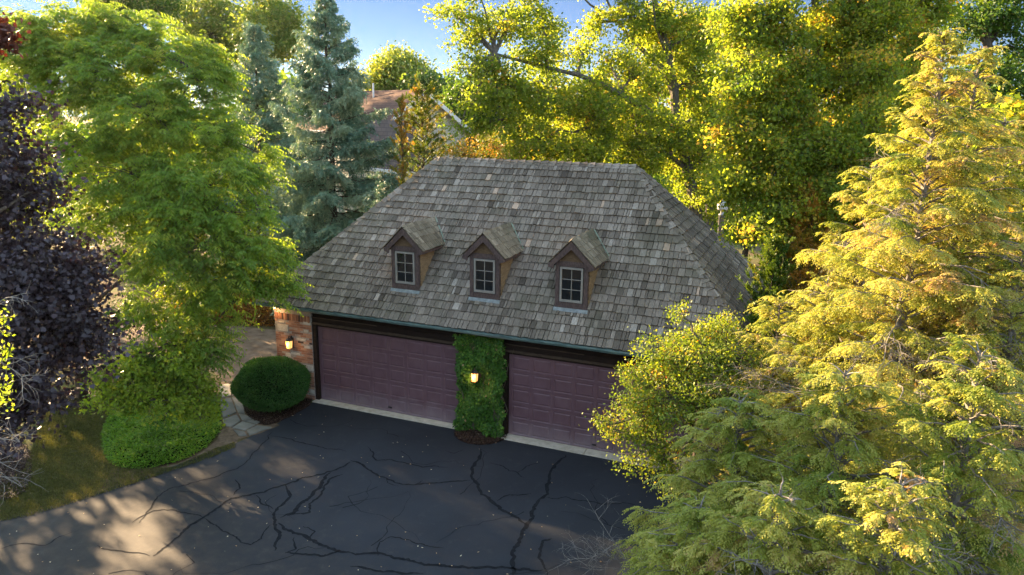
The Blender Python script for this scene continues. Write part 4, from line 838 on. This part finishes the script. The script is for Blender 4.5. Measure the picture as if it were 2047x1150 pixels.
broad_tree('maple_tree', 'maple with hanging sunlit yellow leaf curtain behind the pale hemlock tops', 'tree', r2, .17, [lob(1770,60,18.7,50,60), lob(1760,150,18.2,45,60), lob(1750,240,18.2,45,50), lob(1720,330,18.2,50,45), lob(1830,120,19.2,50,60), lob(1840,240,19.7,60,60), lob(1830,10,19.7,70,50), lob(1720,20,19.2,45,60), lob(1780,-60,19.2,110,40), lob(1700,420,19.2,60,50)], 420, 120, .09, .8, 'maple2', 'barkgrey', crad=.32, tmean=.68, hang=.7)
rb_ = [gz(P(1420,520,36)), P(1420,300,36), P(1420,100,36)]
broad_tree('maple_tree', 'bright yellow maple canopy far behind the forked trunk, filling the gaps', 'tree', rb_, .25, [lob(1120,250,34,70,40), lob(1220,210,34,70,45), lob(1330,150,35,70,60), lob(1330,60,36,60,50), lob(1420,80,36,70,60), lob(1450,200,35,70,60), lob(1540,120,35,70,70), lob(1560,260,35,80,60), lob(1660,180,35,70,80), lob(1680,60,35,80,60), lob(1800,120,35,80,80), lob(1800,280,35,80,70), lob(1420,300,35,80,50), lob(1050,290,34,50,25)], 520, 70, .19, .8, 'maple', 'barkgrey', crad=.5, tmean=.75)
r3 = [gz(P(1990,620,28)), P(1985,300,28), P(1975,100,28), P(1970,-60,28)]
broad_tree('oak_tree', 'dark green oak in the upper right corner with bright sky glimpses', 'tree', r3, .28, [lob(1930,40,28,60,45), lob(2010,30,28,50,40), lob(1960,170,28,60,45), lob(2020,180,27.5,50,50), lob(1900,250,28,60,50), lob(1990,280,27.5,70,50), lob(2060,100,28,50,60), lob(1960,390,27.5,80,50), lob(2030,-40,28,90,30)], 330, 80, .15, .7, 'oak', 'bark', crad=.42, tmean=.35)
r4 = [gz(P(2080,500,15)), P(2080,300,15), P(2075,190,15)]
broad_tree('maple_sapling', 'sunlit yellow green maple foliage at the right edge beyond the hemlocks', 'tree', r4, .1, [lob(2030,250,15,30,40), lob(2040,350,15,40,40), lob(2010,330,15.3,30,30), lob(2050,450,15,45,40)], 70, 60, .13, .9, 'maple2', 'barkgrey', crad=.3, lobed=True, tmean=.7)

# --- distant trees
def far_tree(name, label, cat, u, v, d, ru, rv, n, nl, L, m='far', tm=.5, group=None, cr=.8, sub=5):
    b0 = gz(P(u, v, d)); lb = [lob(u, v, d, ru*.75, rv*.75)]
    for q in range(sub): a = q*6.283/sub+random.random(); lb.append(lob(u+math.cos(a)*ru*.6, v+math.sin(a)*rv*.55, d+random.uniform(-2,2), ru*.45, rv*.42))
    return broad_tree(name, label, cat, [b0, (b0+P(u,v,d))/2, P(u, v, d)], .3, lb, n, nl, L, .7, m, crad=cr, tmean=tm, group=group)
far_tree('poplar_tree', 'pale green airy tree behind the two spruces', 'tree', 420, 60, 66, 90, 110, 300, 70, .26, 'far', .5)
far_tree('poplar_tree', 'pale green tree against the sky left of the tall spruce top', 'tree', 540, 60, 62, 70, 85, 260, 70, .26, 'far', .6)
far_tree('oak_tree', 'grey green tree peeking over the locust at the top left', 'tree', 265, -5, 60, 95, 55, 240, 70, .24, 'oak', .5)
far_tree('linden_tree', 'hazy round pale tree above the brown roof', 'tree', 792, 158, 75, 62, 58, 260, 80, .34, 'far', .75, cr=1.0)
far_tree('linden_tree', 'rounded green tree right of the pale one on the skyline', 'tree', 872, 205, 72, 60, 62, 260, 80, .34, 'far', .25, cr=1.0)
far_tree('oak_tree', 'dark hazy tree on the skyline behind the left tips of the maple', 'tree', 960, 215, 66, 60, 70, 220, 70, .32, 'oak', .4, cr=1.0)
b0, t0 = leaning(930, 205, 48); conifer('arborvitae', 'narrow dark green conifer right of the beige gable', 'tree', b0, t0, 1.6, 110, 'juniper', 'bark', 'juniper', s0=.05, prof=.5, lf=.2, wf=.07, ls=.6, ml=8, trad=.1, tmean=.08, dens=.8)
b0, t0 = leaning(962, 212, 47); conifer('arborvitae', 'second narrow dark conifer further right of the beige gable', 'tree', b0, t0, 1.5, 100, 'juniper', 'bark', 'juniper', s0=.05, prof=.5, lf=.2, wf=.07, ls=.6, ml=8, trad=.1, tmean=.08, dens=.8)
broad_tree('brown_shrub', 'brown green shrub just behind the left end of the ridge', 'shrub', [gz(P(980,400,33)), P(980,330,33)], .06, [lob(975,290,33,50,32), lob(930,310,32,35,22), lob(1040,310,33,50,30)], 90, 60, .11, .6, 'juniper', crad=.4, tmean=.75)
# far wood closing the view
k = 60000; az = rng.uniform(-1.5, 1.35, k); dist = rng.uniform(85, 125, k); X = C[0]+np.sin(az-.39+.0)*dist; Y = C[1]+np.cos(az-.39)*dist
hh = 8.5+2.5*np.sin(az*17)+1.5*np.sin(az*41+1); Z = hh*rng.random(k)**.8
tag(polys(leafv(np.column_stack([X, Y, Z]), nrm(rnd(k)), rng.uniform(.6, 1.2, k), .8, nrm(rnd(k)+ZV)), .3+.2*rng.normal(size=k)+Z/40, 'far_wood', M['oak']), 'far wood of mixed trees closing the view at the horizon', 'woodland', kind='stuff')
# middle wood seen under and between crowns
mid = [(-34,9,36),(-28,14,38),(-20,24,30),(-12,27,36),(4,26,36),(10,22,30),(17,20,30),(20,14,25),(24,8,22)]
for q, (x, y, _) in enumerate(mid):
    hgt = [6, 6, 5, 6, 6, 10, 11, 10, 9][q]; b0 = np.array([x, y, 0.])
    side_ = ['in the gap left of the locust crown', 'behind the locust crown', 'between the locust and the spruces', 'between the two spruce trunks', 'behind the garage below the maple limbs', 'behind the forked maple trunk', 'between the two grey maple trunks', 'behind the golden junipers on the right', 'behind the hemlocks near the right edge'][q]
    broad_tree('understorey_tree', 'shadowy mid green tree '+side_, 'tree', [b0, b0+[.2,0,hgt*.3], b0+[0,.2,hgt*.65]], .18, [(b0+[0,0,hgt*.6], 2.8, hgt*.38), (b0+[1.6,.6,hgt*.4], 2., hgt*.3), (b0+[-1.7,.4,hgt*.42], 2., hgt*.3)], 130, 80, .2, .7, 'maple2' if q > 3 else 'dog', crad=.6, tmean=.4, group='trees behind the garage and lawn')

# --- trees just outside the left of the view whose crowns and trunks break up the low sun
for (x, y, hg, rr_), lb_ in zip(((-16,-9,8.5,2.6), (-17,-4.5,9.5,2.7), (-19,.5,12.5,2.9), (-22,5.5,13,3.0), (-14.5,7.5,11,2.4)), ('on the grass beyond the purple maple', 'left of the side driveway', 'by the street end of the driveway', 'at the far end of the side driveway', 'beside the side driveway, closest to the locust')):
    b0 = np.array([x, y, 0.]); broad_tree('ash_tree', 'mid green tree '+lb_, 'tree', [b0, b0+[.1,.1,hg*.35], b0+[0,.1,hg*.7]], .2, [(b0+[0,0,hg*.68], rr_*.8, hg*.28), (b0+[.6,2.2,hg*.45], rr_*.5, hg*.16), (b0+[-.6,-2.3,hg*.5], rr_*.5, hg*.17), (b0+[0,.3,hg*.3], rr_*.5, hg*.1)], 270 if y > 3 else 125, 60, .2, .7, 'dog', crad=.5, group='trees outside the left edge')

# --- the golden junipers and shrubs on the right
b0, t0 = leaning(1625, 415, 18.5); conifer('juniper_tree', 'golden orange juniper behind the right end of the roof', 'tree', b0, t0, 2.0, 170, 'juniper', 'bark', 'juniper', s0=.1, prof=.45, lf=.10, wf=.028, ls=.5, ml=10, trad=.12, tmean=.86, dens=.9)
b0, t0 = leaning(1545, 500, 17.5); conifer('juniper_tree', 'dark green juniper between the roof corner and the golden one', 'tree', b0, t0, 1.4, 130, 'juniper', 'bark', 'juniper', s0=.1, prof=.45, lf=.09, wf=.028, ls=.4, ml=10, trad=.1, tmean=.25, dens=.9)
svb = gz(P(1390, 900, 14.6)); broad_tree('serviceberry_tree', 'small tree with green, yellow and orange leaves hiding the right end of the right door', 'tree', [svb, svb+[0,0,1], P(1400,800,14.6), P(1410,700,14.6)], .08,
    [lob(1400,680,15,50,28), lob(1450,665,15.3,45,28), lob(1330,700,14.7,50,28), lob(1400,730,14.3,70,38), lob(1300,750,14.5,50,28), lob(1280,800,14.3,45,25), lob(1350,800,14,70,45), lob(1240,865,14.1,40,14), lob(1215,850,14.1,22,8), lob(1262,760,14.5,28,14), lob(1360,625,14.9,26,10), lob(1265,920,14,25,14), lob(1300,860,14,50,32), lob(1330,920,13.9,45,35), lob(1430,800,14,60,50), lob(1350,960,13.9,28,22), lob(1470,720,14.4,50,40)], 400, 70, .064, .55, 'serv', crad=.23, tmean=.38, hang=.15)

# --- hemlocks, nearest the camera
HG = 'hemlocks right of the driveway'
def hem(label, u, v, d, rm, nb, tm, ub=None, base=None, dead=2, dens=1.6, prof=.7, bare=.06, s0=.1, trad=.1, lf=.07, ls=.55):
    t = P(u, v, d); b0 = gz(t) if base is None else gz(P(*base)); conifer('hemlock_tree', label, 'tree', b0, t, rm, nb, 'hemlock', 'barkpale', 'hemlock', s0=s0, prof=prof, lf=lf, wf=.021, ls=ls, ml=15, tmean=tm, trad=trad, dead=dead, dens=dens, bare=bare, group=HG)
hem('tallest golden hemlock with a pale bare stem, its tip pointing at the oak', 1890, 62, 12, 2.5, 220, .66, base=(1775,900,12), dead=3, s0=.22, prof=.8)
hem('golden hemlock tip just right of the tallest one', 1962, 92, 12.6, 2.5, 200, .66, base=(1850,900,12.6), dead=3, s0=.22, prof=.8)
hem('golden hemlock behind and left of the two tallest tips', 1745, 330, 14, 2.2, 150, .62, dead=1, prof=.6)
hem('golden hemlock behind and right of the two tallest tips', 2010, 235, 14, 2.4, 160, .62, dead=2, prof=.65)
hem('green hemlock filling the middle of the lower right, seen from above', 1690, 740, 9.6, 2.2, 150, .58, dead=4, prof=.6)
hem('yellow green hemlock behind the serviceberry tree and above the lower ones', 1655, 560, 13.2, 1.7, 130, .62, dead=1, prof=.6)
hem('light green hemlock at the driveway edge, lowest of the group', 1480, 800, 10.8, 1.8, 150, .55, dead=3, prof=.6)
hem('greyish hemlock in the lower right corner with many bare twigs', 1960, 700, 8.8, 2.0, 130, .50, dead=6, prof=.6, bare=.2)
hem('golden hemlock at the right edge below the sapling', 2050, 480, 11.5, 2.2, 140, .66, dead=2, prof=.6)
hem('slim hemlock between the serviceberry tree and the golden ones', 1560, 600, 14.2, 1.5, 110, .55, dead=0, prof=.55)
hem('bottom edge hemlock with dead grey twigs between two green ones', 1560, 980, 8.2, 1.5, 110, .55, dead=5, prof=.55, bare=.2)
hem('bottom edge hemlock nearest the camera under the greyish one', 1800, 960, 7.6, 1.5, 120, .55, dead=5, prof=.55, bare=.15)
hem('small hemlock at the bottom edge beside the asphalt', 1400, 1010, 9.2, 1.3, 110, .54, dead=0, prof=.55)

# --- bare twiggy shrub at the left edge
tb = gz(P(-70, 1000, 8)); tw_ = thing('bare_tree', 'grey bare twigs with a few leaves poking in from the left edge', 'tree', tuple(tb)); wd = Wood(); wd.tube([tb, tb+[0,0,2.5], P(-60,700,8)], [.06,.04,.02], 7)
for (u, v), (du, dv) in (((-60,800),(50,980)), ((-60,700),(40,760)), ((-60,640),(25,600)), ((-60,860),(30,900))):
    a = P(u, v, 8); b_ = P(du, dv, 7.9); dead_twigs(wd, a, b_-a, np.linalg.norm(b_-a)*.85, 2, .012)
wd.build('trunk', M['barkpale'], tw_)
k = 260; ce = np.array([P(2,700,7.9), P(8,790,7.9), P(0,640,7.9)])[rng.integers(0, 3, k)]; polys(leafv(ce+rnd(k)*[.06,.06,.12], nrm(rnd(k)-ZV*.3), .05, .025, nrm(rnd(k)+ZV)), rng.random(k), 'crown', M['dog'], tw_)

# ------------------------------------------------------------------ post behind the garage
pp = P(1440, 470, 26); ps = thing('lamp_post', 'grey post with a white cap standing behind the right side of the roof', 'post', (pp[0], pp[1], 0))
q = MB(); q.lathe((pp[0], pp[1], 0), [(.10,0), (.10,5.15), (.11,5.15), (.11,5.2), (.002,5.2)], 16); q.build('post', M['greypost'], ps)
q = MB(); q.lathe((pp[0], pp[1], 5.2), [(.06,0), (.06,.12), (.16,.14), (.18,.2), (.18,.34), (.12,.42), (.05,.46), (.002,.48)], 16); q.build('cap', M['white'], ps)

# ------------------------------------------------------------------ neighbour's house
hs = thing('neighbour_house', 'beige sided house with brown shingle roofs and white fascias beyond the spruces', 'house', tuple(gz(P(850, 300, 46))))
A = P(846, 182, 46)                                       # gable apex
lt = P(752, 246, 43.5); rt_ = P(932, 258, 47.5)           # gable eave ends
lt[2] = rt_[2] = A[2]-2.3
mid_ = (lt+rt_)/2; A = np.array([mid_[0], mid_[1], A[2]]); rdir = nrm(np.cross(rt_-lt, ZV)); rdir = rdir if rdir@F > 0 else -rdir; D_ = 11
wdir = nrm(rt_-lt)
h = MB(); h.add([gz(lt), gz(rt_), rt_, A, lt], [(0,1,2,3,4)]); 
h.add([gz(lt), lt, lt+rdir*D_, gz(lt)+rdir*D_], [(0,1,2,3)]); h.add([gz(rt_), rt_, rt_+rdir*D_, gz(rt_)+rdir*D_], [(3,2,1,0)]); hw_ = h.build('wall', M['beige'], hs)
r = MB()
for e, sg in ((lt, -1), (rt_, 1)):
    e2 = e+wdir*sg*.35-ZV*.28; a = A+ZV*.06-rdir*.4; Lr = np.linalg.norm(A-e2)
    top_ = [e2+ZV*.06-rdir*.4, a, a+rdir*(D_+.8), e2+ZV*.06+rdir*(D_+.4)]
    r.add(top_, [(0,1,2,3) if sg < 0 else (3,2,1,0)], .5, [(0,0),(0,Lr),(D_,Lr),(D_,0)])
rr_ = r.build('roof', M['asph_shingle'], hs)
fsc = MB()
for e, sg in ((lt, -1), (rt_, 1)):
    e2 = e+wdir*sg*.35-ZV*.28; fsc.bar(e2-rdir*.42-ZV*.06, A-rdir*.42-ZV*.06, .06, .24, rdir*0+ZV); fsc.bar(e2-rdir*.4-ZV*.02, e2+rdir*(D_+.4)-ZV*.02, .12, .14)
fsc.build('fascia', M['white'], rr_)
vp = MB(); vpos = A+rdir*5-wdir*.6; vp.tube([vpos-ZV*.6, vpos+ZV*.5], .06, 8); vp.build('vent_pipe', M['white'], rr_)
# lower wing in front on the left
e0, e1 = P(700, 268, 41), P(842, 322, 37.5); e0[2] = e1[2] = 5.4
up0 = P(740, 236, 44); up1 = P(832, 268, 41); up0[2] = up1[2] = 7.9
w2 = MB(); w2.add([e0, e1, up1, up0], [(0,1,2,3)], .5, [(0,0),(7,0),(6,3),(1,3)]); w2.add([e1, e1+nrm(up1-e1)*0+rdir*3.2+wdir*1.6, up1+rdir*1.0+wdir*.5, up1], [(0,1,2,3)], .5, [(0,0),(4,0),(3,3),(0,3)]); wr = w2.build('porch_roof', M['asph_shingle2'], hs)
w3 = MB(); w3.bar(e0-ZV*.05, e1-ZV*.05, .14, .16); w3.bar(e1-ZV*.05, e1-ZV*.05+nrm(rdir*2+wdir)*2.5, .14, .16); w3.build('gutter', M['white'], wr)
w4 = MB(); w4.add([gz(e0)+rdir*.4, gz(e1)+rdir*.4, e1+rdir*.4, e0+rdir*.4], [(0,1,2,3)]); w4.add([gz(e1)+rdir*.4, gz(e1)+rdir*3.5+wdir*1.2, e1+rdir*3.5+wdir*1.2, e1+rdir*.4], [(0,1,2,3)]); w4.tube([gz(e1)+rdir*.3, e1+rdir*.3-ZV*.1], .05, 6); w4.build('porch_wall', M['beige'], hs)

# ------------------------------------------------------------------ haze
hz = MB(); hz.box(-150, 90, -40, 190, -2, 21); ho = hz.build('haze', bpy.data.materials.new('haze_air'), None); tag(ho, kind='stuff')
hm_ = ho.data.materials[0]; hm_.use_nodes = True; n = hm_.node_tree; n.nodes.remove(n.nodes['Principled BSDF'])
pv = nd(n, 'ShaderNodeVolumePrincipled', _Density=.00006, _Anisotropy=.6); pv.inputs['Color'].default_value = (1, .97, .9, 1); n.links.new(pv.outputs[0], n.nodes['Material Output'].inputs['Volume'])

print('total faces', sum(len(o.data.polygons) for o in S.objects if o.type == 'MESH'), 'objects', len(S.objects))
